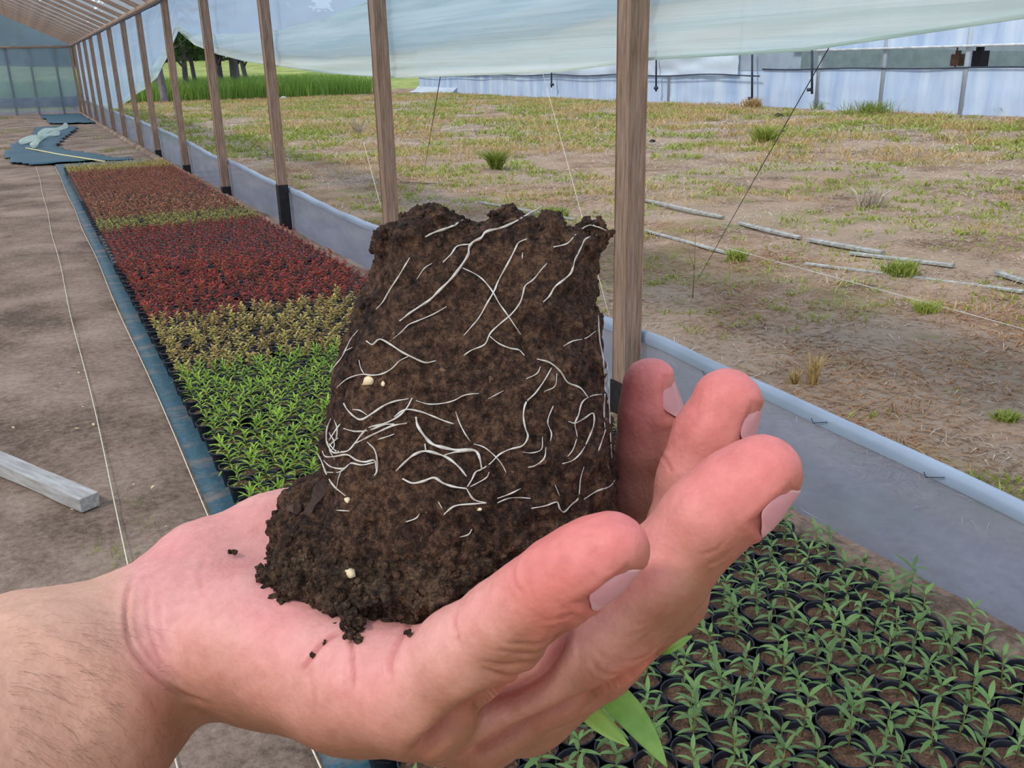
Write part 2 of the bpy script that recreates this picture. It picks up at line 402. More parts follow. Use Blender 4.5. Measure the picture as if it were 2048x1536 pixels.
# ------------------------------------------------------------------ ground cloth and sheets
def mat_cloth(name, dirt):
    m, nt, p = new_mat(name)
    n = noise(nt, 2.2, 6, 0.7, stretch=(1.4, 3.0, 1)); n2 = noise(nt, 60, 2)
    wv = nt.nodes.new('ShaderNodeTexWave'); wv.inputs['Scale'].default_value = 110; wv.inputs['Distortion'].default_value = 0.3
    tcn = nt.nodes.new('ShaderNodeTexCoord'); nt.links.new(tcn.outputs['Object'], wv.inputs[0])
    c1 = ramp(nt, n2.outputs['Fac'], [(0.3, srgb(24, 60, 74)), (0.7, srgb(44, 90, 104))])
    mm = nt.nodes.new('ShaderNodeMixRGB'); mm.inputs[2].default_value = srgb(118, 104, 92)
    f_ = ramp(nt, n.outputs['Fac'], [(0.56 - dirt, (0, 0, 0, 1)), (0.70 - dirt, (0.85, 0.85, 0.85, 1))])
    nt.links.new(f_.outputs[0], mm.inputs[0]); nt.links.new(c1.outputs[0], mm.inputs[1])
    nt.links.new(mm.outputs[0], p.inputs['Base Color']); p.inputs['Roughness'].default_value = 0.6
    bump(nt, wv.outputs['Fac'], p, 0.15, 0.002); return m
cloth = mat_cloth('ground_cloth', 0.06); cloth2 = mat_cloth('clean_ground_cloth', -0.2)
def sheet(outline, z0, thick, name, mat, res=0.1, amp=0.008):
    xs_ = [p[0] for p in outline]; ys_ = [p[1] for p in outline]
    def inside(x, y):
        c = False; j = len(outline) - 1
        for i in range(len(outline)):
            xi, yi = outline[i]; xj, yj = outline[j]
            if (yi > y) != (yj > y) and x < (xj - xi) * (y - yi) / (yj - yi) + xi: c = not c
            j = i
        return c
    gx = np.arange(min(xs_), max(xs_), res); gy = np.arange(min(ys_), max(ys_), res * 2)
    idm = {}; V = []; Fs = []
    for i, x in enumerate(gx[:-1]):
        for j, y in enumerate(gy[:-1]):
            if inside(x + res / 2, y + res):
                q = []
                for a, b in ((i, j), (i + 1, j), (i + 1, j + 1), (i, j + 1)):
                    if (a, b) not in idm:
                        idm[(a, b)] = len(V); V.append((gx[a], gy[b], 0))
                    q.append(idm[(a, b)])
                Fs.append(q)
    V = np.array(V); V[:, 2] = z0 + fbm(V, 0.5, 3) * amp + amp
    o = link(name, mesh_np(name, V, np.array(Fs), [mat]))
    md = o.modifiers.new('solid', 'SOLIDIFY'); md.thickness = thick; md.offset = -1
    return o
o = sheet([(0.355, 0.7), (1.98, 0.7), (1.98, 18.2), (0.355, 18.2)], 0.006, 0.002, 'ground_cloth', cloth, 0.055, 0.005)
tag(o, 'long blue green ground cloth lying beneath the bed of potted plants', 'ground cloth')
hx = H
o = sheet([(-.45, 21.3), (-.35, 19), (-.05, 18.2), (0.35, 18.25), (1.75, 18.25), (1.75, 18.5), (1.2, 19.3), (0.9, 20.5), (0.55, 22.5), (0.75, 25), (1.2, 28.5), (1.4, 31), (0.3, 31.5), (0.1, 27), (-.3, 24)], 0.012, 0.002, 'ground_cloth', cloth2, 0.1, 0.02)
tag(o, 'loose crumpled end of teal ground cloth spread behind the last pots', 'ground cloth')
o = sheet([(0.7, 33.5), (2.0, 32.5), (2.03, 41.0), (0.6, 41.0)], 0.012, 0.002, 'ground_cloth', cloth2, 0.1, 0.02)
tag(o, 'teal ground cloth rectangle lying at the foot of the end wall', 'ground cloth')
# white folded film lying on it
mb = MB()
for k, (a, b) in enumerate([((45, 293), (130, 258)), ((60, 300), (118, 268))]):
    A, B = G(*a), G(*b); pts = []
    for t in np.linspace(0, 1, 16):
        p = A + (B - A) * t; pts.append((p[0] + 0.09 * math.sin(t * 9 + k), p[1], 0.10 + 0.02 * math.sin(t * 13)))
    mb.tube(pts, [0.025 + 0.045 * abs(math.sin(1 + t * 7.3 + k)) for t in np.linspace(0, 1, 16)], 7)
o = mb.build('bundled_film', film_fold); tag(o, 'white bundled length of plastic film lying on the teal cloth', 'plastic film')
mb = MB(); mb.tube([tuple(G(52, 296, .05)), tuple(G(120, 309, .05)), tuple(G(210, 323, .05))], 0.014, 6)
o = mb.build('bamboo_cane', simple('cane', [(0.3, srgb(206, 190, 130)), (0.7, srgb(232, 220, 170))], 20, 0.7, 0)); tag(o, 'thin pale yellow cane lying across the teal cloth', 'cane')

# strings on the floor
for x, lb in ((0.040 * H, 'white string stretched over bare soil left of the ground cloth'), (0.230 * H, 'white string stretched along the edge of the ground cloth')):
    mb = MB(); pts = [(x + 0.006 * math.sin(y * 1.7), y, 0.016 + 0.004 * math.sin(y * 2.3)) for y in np.arange(0.9, 18.2, 0.5)]
    mb.tube(pts, 0.0022, 5); o = mb.build('string', cord); tag(o, lb, 'string')

# plank on the floor
A = G(197, 986, 0.055); B = G(-60, 878, 0.055)
d = (B - A); d[2] = 0; d /= np.linalg.norm(d); sd_ = np.array([-d[1], d[0], 0])
if sd_[1] < 0: sd_ = -sd_
mb = MB(); L = 1.0; Wd = 0.075; Hh = 0.055
V = []
for k in range(9):
    c0 = A + d * L * k / 8
    for s_, z in ((0, 0.0), (0, 1), (-1, 1), (-1, 0)):
        V.append((c0[0] + sd_[0] * s_ * Wd + random.uniform(-.002, .002), c0[1] + sd_[1] * s_ * Wd + random.uniform(-.002, .002), 0.006 + z * Hh + random.uniform(-.0015, .0015)))
mb.add(V, [(i * 4 + k, i * 4 + (k + 1) % 4, (i + 1) * 4 + (k + 1) % 4, (i + 1) * 4 + k) for i in range(8) for k in range(4)] + [(0, 3, 2, 1), (32, 33, 34, 35)])
mbk = MB(); mbk.merge(mb, Matrix.Rotation(0, 4, 'Z'))
loc = tuple(A); ang = math.atan2(d[1], d[0])
rot = Matrix.Rotation(-ang, 4, 'Z')
mb.V = [tuple(rot @ (Vector(v) - Vector(loc))) for v in mb.V]
o = mb.build('plank', plank_wood, smooth=False); o.location = loc; o.rotation_euler = (0, 0, ang)
bv = o.modifiers.new('b', 'BEVEL'); bv.width = 0.003; bv.segments = 2
tag(o, 'weathered grey square timber lying on the bare soil', 'timber')

# ------------------------------------------------------------------ greenhouse frame
ORD = ['nearest', 'second nearest', 'third nearest', 'fourth nearest', 'fifth nearest', 'sixth', 'seventh', 'eighth', 'ninth', 'tenth', 'eleventh', 'twelfth', 'thirteenth', 'fourteenth']
eave_z = H * 1.67
PY = [2.07, 3.98, 6.03, 8.03, 10.12, 12.35, 14.2, 16.4, 18.4, 20.5, 22.4, 24.4, 26.3, 27.95]
for i, yy in enumerate(PY):
    y = yy * H; w_ = 0.092 if i < 3 else 0.1
    e = empty('wall_post', (XB, y, 0), cat='post', group='wooden posts along the open side')
    mb = MB(); V = []; ns = 14
    lean = random.uniform(-.012, .012) if i > 1 else 0
    for k in range(ns + 1):
        t = k / ns; z = -0.03 + t * (eave_z + 0.03); c_ = 0.006
        for (sx_, sy_) in ((-1, -1), (1, -1), (1, 1), (-1, 1)):
            for q in (0, 1):
                ox = sx_ * (w_ / 2 - (c_ if q == (0 if sx_ * sy_ > 0 else 1) else 0)); oy = sy_ * (w_ / 2 - (c_ if q == (1 if sx_ * sy_ > 0 else 0) else 0))
                V.append((ox + lean * math.sin(t * 3) + random.uniform(-.0012, .0012), oy + random.uniform(-.0012, .0012), z))
    mb.add(V, [(k * 8 + q, k * 8 + (q + 1) % 8, (k + 1) * 8 + (q + 1) % 8, (k + 1) * 8 + q) for k in range(ns) for q in range(8)] + [tuple(range(8))[::-1], tuple(ns * 8 + q for q in range(8))])
    s = mb.build('shaft', wood, e, smooth=False)
    th = {2: 0.44, 3: 0.12, 4: 0.13, 5: 0.13, 0: 0.2}.get(i, 0.1)
    if i in (0, 2, 3, 4, 5):
        mt = MB(); mt.box((0, 0, th / 2), (w_ + 0.006, w_ + 0.006, th)); b_ = mt.build('tarred_foot', tar, e, smooth=False)
        b_['label'] = 'black tarred foot of post'
    e['label'] = ('%s wooden post from the camera, %s' % (ORD[i], 'standing against the gathered white film' if i < 5 else 'holding up the film wall')) if i else 'nearest and thickest looking wooden post, beside the fingertips'
# eave beam
mb = MB(); mb.box((XB + 0.02, 20.5, eave_z + 0.03), (0.09, 45, 0.07)); o = mb.build('eave_beam', rafter_wood, loc=(XB, 20.5, eave_z)); tag(o, 'long wooden eave beam running along the tops of the posts', 'beam')
mb = MB(); mb.tube([(XB - 0.07, y, eave_z - 0.05 + 0.01 * math.sin(y)) for y in np.arange(-1, 42, 1.0)], 0.012, 6); o = mb.build('eave_pipe', dark_metal); tag(o, 'thin dark pipe fixed under the wooden eave beam', 'pipe')
slope = 0.49; XR = -1.55 * H; ridge_z = eave_z + slope * (XB - XR)
XL = XR - (XB - XR)
ry = []
y = -0.9 * H
while y < 28 * H: ry.append(y); y += 1.02 * H
ang = math.atan(slope); Lr = math.hypot(XB - XR, ridge_z - eave_z)
me_r = None
rn = 0
for y in ry:
    for sgn in (1,):
        if y < 8: continue
        c_ = Vector(((XB + XR) / 2 if sgn > 0 else (XL + XR) / 2, y, (eave_z + ridge_z) / 2 + 0.09))
        if me_r is None:
            mb = MB(); mb.box((0, 0, 0), (Lr + 0.1, 0.055, 0.075)); me_r = mb.mesh('rafter', [rafter_wood], False)
        o = link('rafter', me_r, None, c_); o.rotation_euler = (0, ang * sgn, 0)
        tag(o, 'wooden rafter under the roof film, %s counted from the far end wall' % ordn(round((28 * H - y) / (1.02 * H)) + 1), 'rafter', 'rafters under the roof film')
V = [(XB + 0.12, -1.6, eave_z + 0.06), (XB + 0.12, 42.4, eave_z + 0.06), (XR, 42.4, ridge_z + 0.16), (XR, -1.6, ridge_z + 0.16), (XL, -1.6, eave_z + 0.1), (XL, 42.4, eave_z + 0.1)]
mb = MB(); nxr, nyr = 8, 88
for (x0, z0, x1, z1) in ((XB + 0.14, eave_z + 0.09, XR, ridge_z + 0.155), (XR, ridge_z + 0.155, XL, eave_z + 0.09)):
    V = []
    for i in range(nxr + 1):
        for j in range(nyr + 1):
            t = i / nxr; yy = -1.6 + 44 * j / nyr
            V.append((x0 + (x1 - x0) * t, yy, z0 + (z1 - z0) * t + 0.012 * math.sin(yy * 4.1)))
    mb.add(V, [(i * (nyr + 1) + j, (i + 1) * (nyr + 1) + j, (i + 1) * (nyr + 1) + j + 1, i * (nyr + 1) + j + 1) for i in range(nxr) for j in range(nyr)])
o = mb.build('ceiling', film_roof); tag(o, kind='structure')

# end wall: film on a light frame
YE = 28.15 * H
mb = MB(); V = []; xs_ = np.linspace(XL, XB, 60); zs_ = np.linspace(0.08, 1, 16)
for x in xs_:
    zt = ridge_z + 0.1 - slope * abs(x - XR)
    for t in zs_: V.append((x, YE + 0.05 + 0.03 * math.sin(x * 5 + t * 3), t * zt))
mb.add(V, [(i * 16 + j, (i + 1) * 16 + j, (i + 1) * 16 + j + 1, i * 16 + j + 1) for i in range(59) for j in range(15)])
o = mb.build('wall_back', film_end); tag(o, kind='structure')
mb = MB()
mb.box(((XB + XL) / 2, YE, eave_z), (XB - XL, 0.08, 0.09)); mb.build('trim_1', rafter_wood)['kind'] = 'structure'
mb = MB()
for x in (XB - 0.6, XB - 1.5, XB - 2.3, XB - 3.2, XR): mb.box((x, YE + 0.12, eave_z / 2), (0.09, 0.07, eave_z))
mb.build('trim_2', rafter_wood)['kind'] = 'structure'
mb = MB(); V = []
for x in np.linspace(XL, XB, 50):
    for t in np.linspace(0, 1, 5): V.append((x, YE - 0.06 + 0.02 * math.sin(x * 4), 0.02 + t * 0.62))
mb.add(V, [(i * 5 + j, (i + 1) * 5 + j, (i + 1) * 5 + j + 1, i * 5 + j + 1) for i in range(49) for j in range(4)])
o = mb.build('low_film_band', film_low); tag(o, 'low pale band of film along the foot of the far end wall', 'plastic film')

# ------------------------------------------------------------------ hanging side curtain
cb_y = np.array([-1.5, 0.9, 1.03, 1.27, 1.52, 2.05, 2.57, 3.92, 4.97, 5.93, 7.0, 8.01, 9.0, 9.85, 10.02, 10.6, 11.95, 13.0, 14.05, 15.7, 17.4, 18.5, 28.2]) * H
cb_z = (np.array([.12, .06, 0.05, 0.03, 0.01, 0.0, -.03, -.05, -.03, 0.01, .055, 0.12, .215, .37, .385, .22, -.07, -.19, -.27, -.42, -.56, -.62, -.68]) + 1) * H
XCU = 1.468 * H
ycu = np.concatenate([np.arange(-1.5, 20, 0.045), np.arange(20, 42.2, 0.12)])
def wall_film(name, zlo, zhi, nz, dx, fold_amp, mat, parent):
    V = np.zeros((len(ycu), nz, 3))
    for j in range(nz):
        t = j / (nz - 1); z = zlo + (zhi - zlo) * t
        V[:, j, 0] = XCU + dx; V[:, j, 1] = ycu; V[:, j, 2] = z
    P = V.reshape(-1, 3)
    hb = (P[:, 2] - np.repeat(zlo, nz))
    u = np.stack([np.zeros(len(P)), P[:, 1] * 0.07, hb * 1.0 + 0.03 * P[:, 1]], 1)
    P[:, 0] += fold_amp * (fbm(u, 0.06, 3, 0.6)) + 0.02 * fbm(P * np.array([0, .3, 1]), 0.5, 2)
    I = np.arange(len(P)).reshape(len(ycu), nz)
    Q = np.stack([I[:-1, :-1].ravel(), I[1:, :-1].ravel(), I[1:, 1:].ravel(), I[:-1, 1:].ravel()], 1)
    return link(name, mesh_np(name, P, Q, [mat]), parent)
zb = np.interp(ycu, cb_y, cb_z)
hem_h = np.interp(ycu, np.array([0, 1.3, 2.1, 4, 6, 8, 9.6, 10, 10.5, 12, 14, 17, 28]) * H, np.array([.42, .42, .42, .33, .21, .15, .07, .03, .09, .16, .13, .05, .03]) * H)
e = empty('side_curtain', (XCU, 3, 1.5), 'white plastic film curtain hitched up along the posts, sagging between them', 'curtain')
wall_film('film', zb + hem_h * 0.3, np.full(len(ycu), eave_z + 0.02), 26, 0.045, 0.008, film, e)
fo = wall_film('gathered_hem', zb, zb + hem_h, 44, -0.002, 0.017, film_fold, e); fo['label'] = 'whiter gathered lower folds of the curtain'
mb = MB(); mb.tube([(XCU - 0.008, y_, z_ + 0.004) for y_, z_ in zip(ycu[::2], zb[::2])], 0.006, 6); mb.build('hem_cord', film_fold, e)
for c_ in e.children: rel(c_, (XCU, 3, 1.5))

# low barrier film
bt_y = np.array([-1, 0.86, 1.25, 1.51, 1.98, 2.9, 4.15, 5.0, 5.8, 6.7, 7.71, 8.8, 9.69, 11.4, 14, 17, 28]) * H
bt_z = (np.array([-.765, -.76, -.745, -.74, -.725, -.745, -.745, -.75, -.73, -.73, -.705, -.72, -.69, -.66, -.65, -.64, -.64]) + 1) * H
zt = np.interp(ycu, bt_y, bt_z)
e = empty('barrier_film', (XCU, 3, 0), 'long low grey plastic film barrier standing behind the posts with folded top edge', 'barrier')
V = []; nz = 12
for y_, z_ in zip(ycu, zt):
    for j in range(nz):
        t = j / (nz - 1); V.append((XCU - 0.012 + 0.012 * math.sin(y_ * 2.1 + t * 2) * (1 - t) + 0.01 * math.sin(y_ * 5.2) * t * (1 - t), y_, -0.02 + t * (z_ + 0.02)))
I = np.arange(len(V)).reshape(len(ycu), nz)
Q = np.stack([I[:-1, :-1].ravel(), I[1:, :-1].ravel(), I[1:, 1:].ravel(), I[:-1, 1:].ravel()], 1)
link('film', mesh_np('film', V, Q, [film_low]), e)
V = []
for y_, z_ in zip(ycu, zt):
    for (dx, dz) in ((-0.020, -0.048), (-0.026, -0.02), (-0.020, 0.0), (0.0, 0.003), (0.012, -0.004), (0.012, -0.05)):
        V.append((XCU + dx, y_, z_ + dz + 0.002 * math.sin(y_ * 9)))
I = np.arange(len(V)).reshape(len(ycu), 6)
Q = np.stack([I[:-1, :-1].ravel(), I[1:, :-1].ravel(), I[1:, 1:].ravel(), I[:-1, 1:].ravel()], 1)
o = link('folded_hem', mesh_np('folded_hem', V, Q, [film_hem]), e); o['label'] = 'paler doubled top hem of the barrier'
for c_ in e.children: rel(c_, (XCU, 3, 0))
for k, (px, py) in enumerate([(1418, 748), (1870, 955), (1640, 845)]):
    p = onX(px, py, XCU - 0.03); mb = MB()
    mb.tube([tuple(p + np.array([0, -.03, .012])), tuple(p), tuple(p + np.array([0, .03, -.012])), tuple(p + np.array([-.004, .036, .004]))], 0.0015, 5)
    o = mb.build('wire_hook', dark_metal, loc=tuple(p)); tag(o, ['small bent wire hook on the barrier hem nearest the fingertips', 'small bent wire hook on the barrier hem furthest right', 'small bent wire hook between the other two on the barrier hem'][k], 'hook', 'wire hooks on the barrier hem')

# guy wires and hanging strings
def rope(name, pts, r, m, lb, cat='string'):
    mb = MB(); mb.tube([tuple(p) for p in pts], r, 5); o = mb.build(name, m, loc=tuple(pts[-1])); tag(o, lb, cat)
def lerp(a, b, n=8): return [a + (b - a) * t for t in np.linspace(0, 1, n)]
t0 = onX(1672, 70, XCU + 0.1); t1 = G(1395, 560); dd = t0 - t1
rope('guy_wire', lerp(t1 + dd * 1.0, t1), 0.0019, wire, 'dark guy wire slanting from the curtain down into the field, right of the nearest post', 'wire')
t0 = onX(883, 140, XCU + 0.1); t1 = G(848, 345); dd = t0 - t1
rope('guy_wire', lerp(t1 + dd * 1.0, t1), 0.003, wire, 'thin dark guy wire between the two nearest posts, over the field', 'wire')
rope('hanging_string', lerp(onX(1085, 165, XCU + 0.05) + np.array([0, 0, .05]), onX(1222, 645, XCU)), 0.0015, cord, 'thin white string hanging from the curtain to the barrier beside the nearest post')
rope('hanging_string', lerp(onX(727, 285, XCU + 0.05), onX(762, 415, XCU)), 0.002, cord, 'thin white string left of the second nearest post')
rope('ground_wire', lerp(G(1450, 495, 0.1), G(2070, 664, 0.04)), 0.0018, white_pipe, 'thin pale wire running low over the field towards the right', 'wire')

# ------------------------------------------------------------------ potted plants
def pot_mb():
    mb = MB(); mb.lathe([(0.0, 0.0), (0.030, 0.0), (0.0335, 0.002), (0.0445, 0.072), (0.0475, 0.073), (0.0478, 0.080), (0.0455, 0.081), (0.0440, 0.078), (0.043, 0.062)], 18); return mb
def soil_mb(seed):
    r_ = random.Random(seed); mb = MB(); n = 14; V = [(0, 0, 0.063)]
    for q in (0.5, 1.0):
        for k in range(n): V.append((0.0435 * q * math.cos(6.2832 * k / n), 0.0435 * q * math.sin(6.2832 * k / n), 0.060 + r_.uniform(-.003, .005)))
    mb.add(V, [(0, 1 + k, 1 + (k + 1) % n) for k in range(n)] + [(1 + k, 1 + n + k, 1 + n + (k + 1) % n, 1 + (k + 1) % n) for k in range(n)]); return mb
def plant_mb(kind, seed, lod=0):
    r_ = random.Random(seed); mb = MB(); z0 = 0.061
    U = r_.uniform
    seg = 5 if lod == 0 else 2
    if kind == 'seedling':
        h = U(.05, .10); lx, ly = U(-.012, .012), U(-.012, .012)
        mb.tube([(0, 0, z0), (lx * .6, ly * .6, z0 + h * .5), (lx, ly, z0 + h)], [.0016, .0014, .0011], 5 if not lod else 3, m=0)
        nw = 4 if h > .07 else 3
        for wv in range(nw):
            t = 0.25 + 0.75 * wv / (nw - 1); n = 3 if wv < nw - 1 else 4; a0 = U(0, 6.28)
            for k in range(n):
                a = a0 + 6.283 * k / n + U(-.25, .25); el = U(.15, .5) if wv < nw - 1 else U(.6, 1.15)
                L = U(.034, .052) * (1 if wv else .8)
                d_ = (math.cos(a) * math.cos(el), math.sin(a) * math.cos(el), math.sin(el))
                mb.leaf((lx * t, ly * t, z0 + h * t), d_, (0, 0, 1), L, L * U(.2, .27), U(.2, .7), seg, 1, .3, .42)
    elif kind == 'spiky':
        h = U(.05, .07); lx, ly = U(-.008, .008), U(-.008, .008)
        mb.tube([(0, 0, z0), (lx, ly, z0 + h)], [.002, .0015], 5 if not lod else 3, m=0)
        n = 19 if lod == 0 else 11
        for k in range(n):
            t = k / (n - 1); a = k * 2.4 + U(-.2, .2); el = .35 + .95 * t + U(-.12, .12)
            L = U(.044, .060) * (1 - .3 * t)
            d_ = (math.cos(a) * math.cos(el), math.sin(a) * math.cos(el), math.sin(el))
            mb.leaf((lx * t, ly * t, z0 + h * (.1 + .9 * t)), d_, (0, 0, 1), L, .0075, U(.3, .75), seg, 1, .3, .5)
    else:
        ns = 3
        for s_ in range(ns):
            a = U(0, 6.28); sp = U(.004, .016); h = U(.045, .085)
            top = (sp * math.cos(a), sp * math.sin(a), z0 + h)
            mb.tube([(0, 0, z0), top], [.0018, .0012], 4 if not lod else 3, m=0)
            n = 11 if lod == 0 else 9
            for k in range(n):
                t = .25 + .75 * k / (n - 1); b = k * 2.4 + U(-.3, .3); el = .1 + .8 * (t - .25) + U(-.1, .25)
                L = U(.017, .028)
                d_ = (math.cos(b) * math.cos(el), math.sin(b) * math.cos(el), math.sin(el))
                mb.leaf((top[0] * t, top[1] * t, z0 + h * t), d_, (0, 0, 1), L * (1.1 if lod else 1), L * .55 * (1.15 if lod else 1), U(0, .4), 3 if not lod else 2, 1, .15, .62)
    return mb
pot_me = pot_mb().mesh('pot', [black_plastic])
soil_me = [soil_mb(s).mesh('potting_soil', [pot_soil]) for s in range(3)]
bands = [  # name, kind, leaf material, y0, y1, colour words
    ('potted_seedling', 'seedling', seed_leaf, .62, 1.76, 'small dark green narrow-leaved seedling in a black pot, in the bed under the hand', 'dark green seedlings in the nearest rows', True),
    ('potted_spiky_plant', 'spiky', spiky_leaf, 1.76, 3.05, 'bright green spiky potted plant left of the soil block, in a round black pot', 'bright green spiky plants in black pots', True),
    ('potted_olive_plant', 'spoon', olive_leaf, 3.05, 3.78, 'olive and bronze leaved potted shrub between the bright green and red rows', 'olive bronze plants behind the green ones', True),
    ('potted_red_plant', 'spoon', red_leaf, 3.78, 6.2, 'small red leaved shrub in a black pot, in the bright red block of the bed', 'red leaved plants in the middle of the bed', True),
    ('potted_yellow_plant', 'spoon', yellow_leaf, 6.2, 6.72, 'yellow green leaved potted shrub in the narrow row behind the red block', 'yellow green plants behind the red block', False),
    ('potted_rust_plant', 'spoon', rust_leaf, 6.72, 10.2, 'rusty brown red leaved potted shrub in the far part of the bed', 'rusty leaved plants in the far bed', False),
    ('potted_bronze_plant', 'spoon', olive_leaf, 10.2, 11.05, 'bronze leaved potted shrub in the last rows before the loose cloth', 'bronze plants in the last rows', False)]
px_, py_ = 0.0965, 0.0845
def plabel(bi, i):
    r_, c_, cr_ = rc[i]
    if bi == 0: return 'dark green potted seedling, %s from the barrier in %s row down from the fingers' % (ordn(cr_), ordn(nrow - r_ + 1))
    if bi == 1: return 'bright green spiky plant, %s pot from the cloth, %s row before the olive plants' % (ordn(c_), ordn(nrow - r_ + 1))
    a = {2: ('olive bronze shrub', 'green spiky ones'), 3: ('red leaved shrub', 'olive ones'), 4: ('yellow green shrub', 'red block'), 5: ('rusty leaved shrub', 'yellow rows'), 6: ('far bronze shrub', 'rusty ones')}[bi]
    return 'potted %s, %s from the cloth in %s row behind the %s' % (a[0], ordn(c_), ordn(r_), a[1])
row = 0
for bi, (nm, kind, lm, y0, y1, lb, grp, parts) in enumerate(bands):
    spots = []; rc = []; r_i = 1
    y = y0 * H
    while y < y1 * H - 0.03:
        x = 0.475 + (px_ / 2 if row % 2 else 0)
        c_i = 0
        while x < 1.95:
            c_i += 1
            if bi == 0 or random.random() > 0.02:
                spots.append((x + random.uniform(-.003, .003), y + random.uniform(-.003, .003))); rc.append((r_i, c_i))
            x += px_
        for q_ in range(len(rc)):
            if rc[q_][0] == r_i and len(rc[q_]) == 2: rc[q_] = (r_i, rc[q_][1], c_i - rc[q_][1] + 1)
        y += py_; row += 1; r_i += 1
    P = np.array([(a, b, 0.1) for a, b in spots]); q = proj(P)
    inn = (q[:, 0] > -25) & (q[:, 0] < 2090) & (q[:, 1] > -20) & (q[:, 1] < 1590)
    hid = ((q[:, 0] > 700) & (q[:, 0] < 1200) & (q[:, 1] > 520) & (q[:, 1] < 1400)) | ((q[:, 0] > 620) & (q[:, 1] > 1010 ) & (q[:, 1] < 1400) & (q[:, 0] < 1320) & (q[:, 1] < 1440 - 0.45 * abs(q[:, 0] - 850)))
    vis = inn & ~hid
    order = np.argsort(q[:, 2]); ind = [i for i in order if vis[i]][:300]; rest = [i for i in order if i not in set(ind)]
    nvar = 7; nrow = r_i - 1
    if parts:
        pm = [plant_mb(kind, 100 * bi + s).mesh('seedling_plant', [stem_mat, lm]) for s in range(nvar)]
        base = None
        for i in ind:
            e = bpy.data.objects.new(nm, None); e.empty_display_size = 0.02; col.objects.link(e)
            e.location = (spots[i][0], spots[i][1], 0.012); e.rotation_euler = (0, 0, random.uniform(0, 6.28))
            sc = random.uniform(.9, 1.18)
            tag(e, plabel(bi, i), 'potted plant', grp)
            for n_, m_ in (('pot', pot_me), ('potting_soil', random.choice(soil_me)), ('plant', random.choice(pm))):
                c_ = bpy.data.objects.new(n_, m_); col.objects.link(c_); c_.parent = e
                if n_ == 'plant': c_.scale = (sc, sc, sc * random.uniform(.9, 1.15)); c_.location = (random.uniform(-.006, .006), random.uniform(-.006, .006), 0.066 * (1 - sc) * 0.5)
    else:
        pm = []
        for s in range(nvar):
            mb = MB(); mb.merge(pot_mb(), mm=[0]); mb.merge(soil_mb(s), mm=[1]); mb.merge(plant_mb(kind, 100 * bi + s), mm=[2, 3])
            pm.append(mb.mesh(nm, [black_plastic, pot_soil, stem_mat, lm]))
        for i in ind:
            c_ = bpy.data.objects.new(nm, random.choice(pm)); col.objects.link(c_)
            c_.location = (spots[i][0], spots[i][1], 0.012); c_.rotation_euler = (0, 0, random.uniform(0, 6.28))
            tag(c_, plabel(bi, i), 'potted plant', grp)
    if rest:
        VV = []; FF = []; MM = []; off = 0
        lo = []
        for s in range(4):
            mb = MB(); mb.lathe([(0.0, 0.0), (0.0335, 0.002), (0.0475, 0.080), (0.0435, 0.079), (0.043, 0.062)], 9, 0); mb.lathe([(0.0432, 0.0625), (0, .064)], 9, 1)
            mb.merge(plant_mb(kind, 900 + 10 * bi + s, 1), mm=[2, 3]); lo.append((np.array(mb.V), mb.F, mb.M))
        for i in rest:
            v, f_, m_ = random.choice(lo); a = random.uniform(0, 6.28); c_, s_ = math.cos(a), math.sin(a)
            VV.append(v @ np.array([[c_, s_, 0], [-s_, c_, 0], [0, 0, 1]]) + np.array([spots[i][0], spots[i][1], 0.012]))
            FF += [[k + off for k in g] for g in f_]; MM += m_; off += len(v)
        o = link(nm + '_rows', mesh_np(nm + '_rows', np.concatenate(VV), FF, [black_plastic, pot_soil, stem_mat, lm], MM))
        tag(o, 'further rows of the same pots: ' + grp, 'potted plants', kind='stuff')

# ------------------------------------------------------------------ field: weeds, grass, straw
def blades(name, pts, hmin, hmax, wd, mat, lean=0.5, per=6, spread=0.05, label=None, cat='weeds', parent=None, scale=None, flat=False):
    n = len(pts) * per
    base = np.repeat(np.asarray(pts), per, 0); sc = np.repeat(scale if scale is not None else np.ones(len(pts)), per)
    off = rng.normal(0, 1, (n, 2)) * (spread * sc)[:, None]
    base = base + np.concatenate([off, np.zeros((n, 1))], 1)
    a = np.arctan2(off[:, 1], off[:, 0]) + rng.normal(0, .7, n); h = rng.uniform(hmin, hmax, n) * sc; l = rng.uniform(0, lean, n) * h
    dx, dy = np.cos(a), np.sin(a); w2 = wd * sc * rng.uniform(.6, 1.3, n)
    b = rng.uniform(0, 2 * np.pi, n); sx_, sy_ = np.cos(b) * w2 / 2, np.sin(b) * w2 / 2
    z = base[:, 2]
    if flat: h2 = h * 0.12; l = h
    else: h2 = h
    P = np.zeros((n, 5, 3))
    for k, (t, ww) in enumerate(((0, .8), (0, .8), (.55, 1), (.55, 1), (1, 0))):
        sg = -1 if k % 2 == 0 else 1
        if k == 4: sg = 0
        P[:, k, 0] = base[:, 0] + dx * l * t * t + sx_ * sg * ww; P[:, k, 1] = base[:, 1] + dy * l * t * t + sy_ * sg * ww
        P[:, k, 2] = z - 0.004 + h2 * (t if not flat else (t * (1.15 - t) * 3 + .04))
    I = np.arange(n)[:, None] * 5
    T = np.concatenate([I + np.array([[0, 1, 3]]), I + np.array([[0, 3, 2]]), I + np.array([[2, 3, 4]])])
    me = mesh_np(name, P.reshape(-1, 3), T, [mat], smooth=False)
    o = link(name, me, parent)
    return o
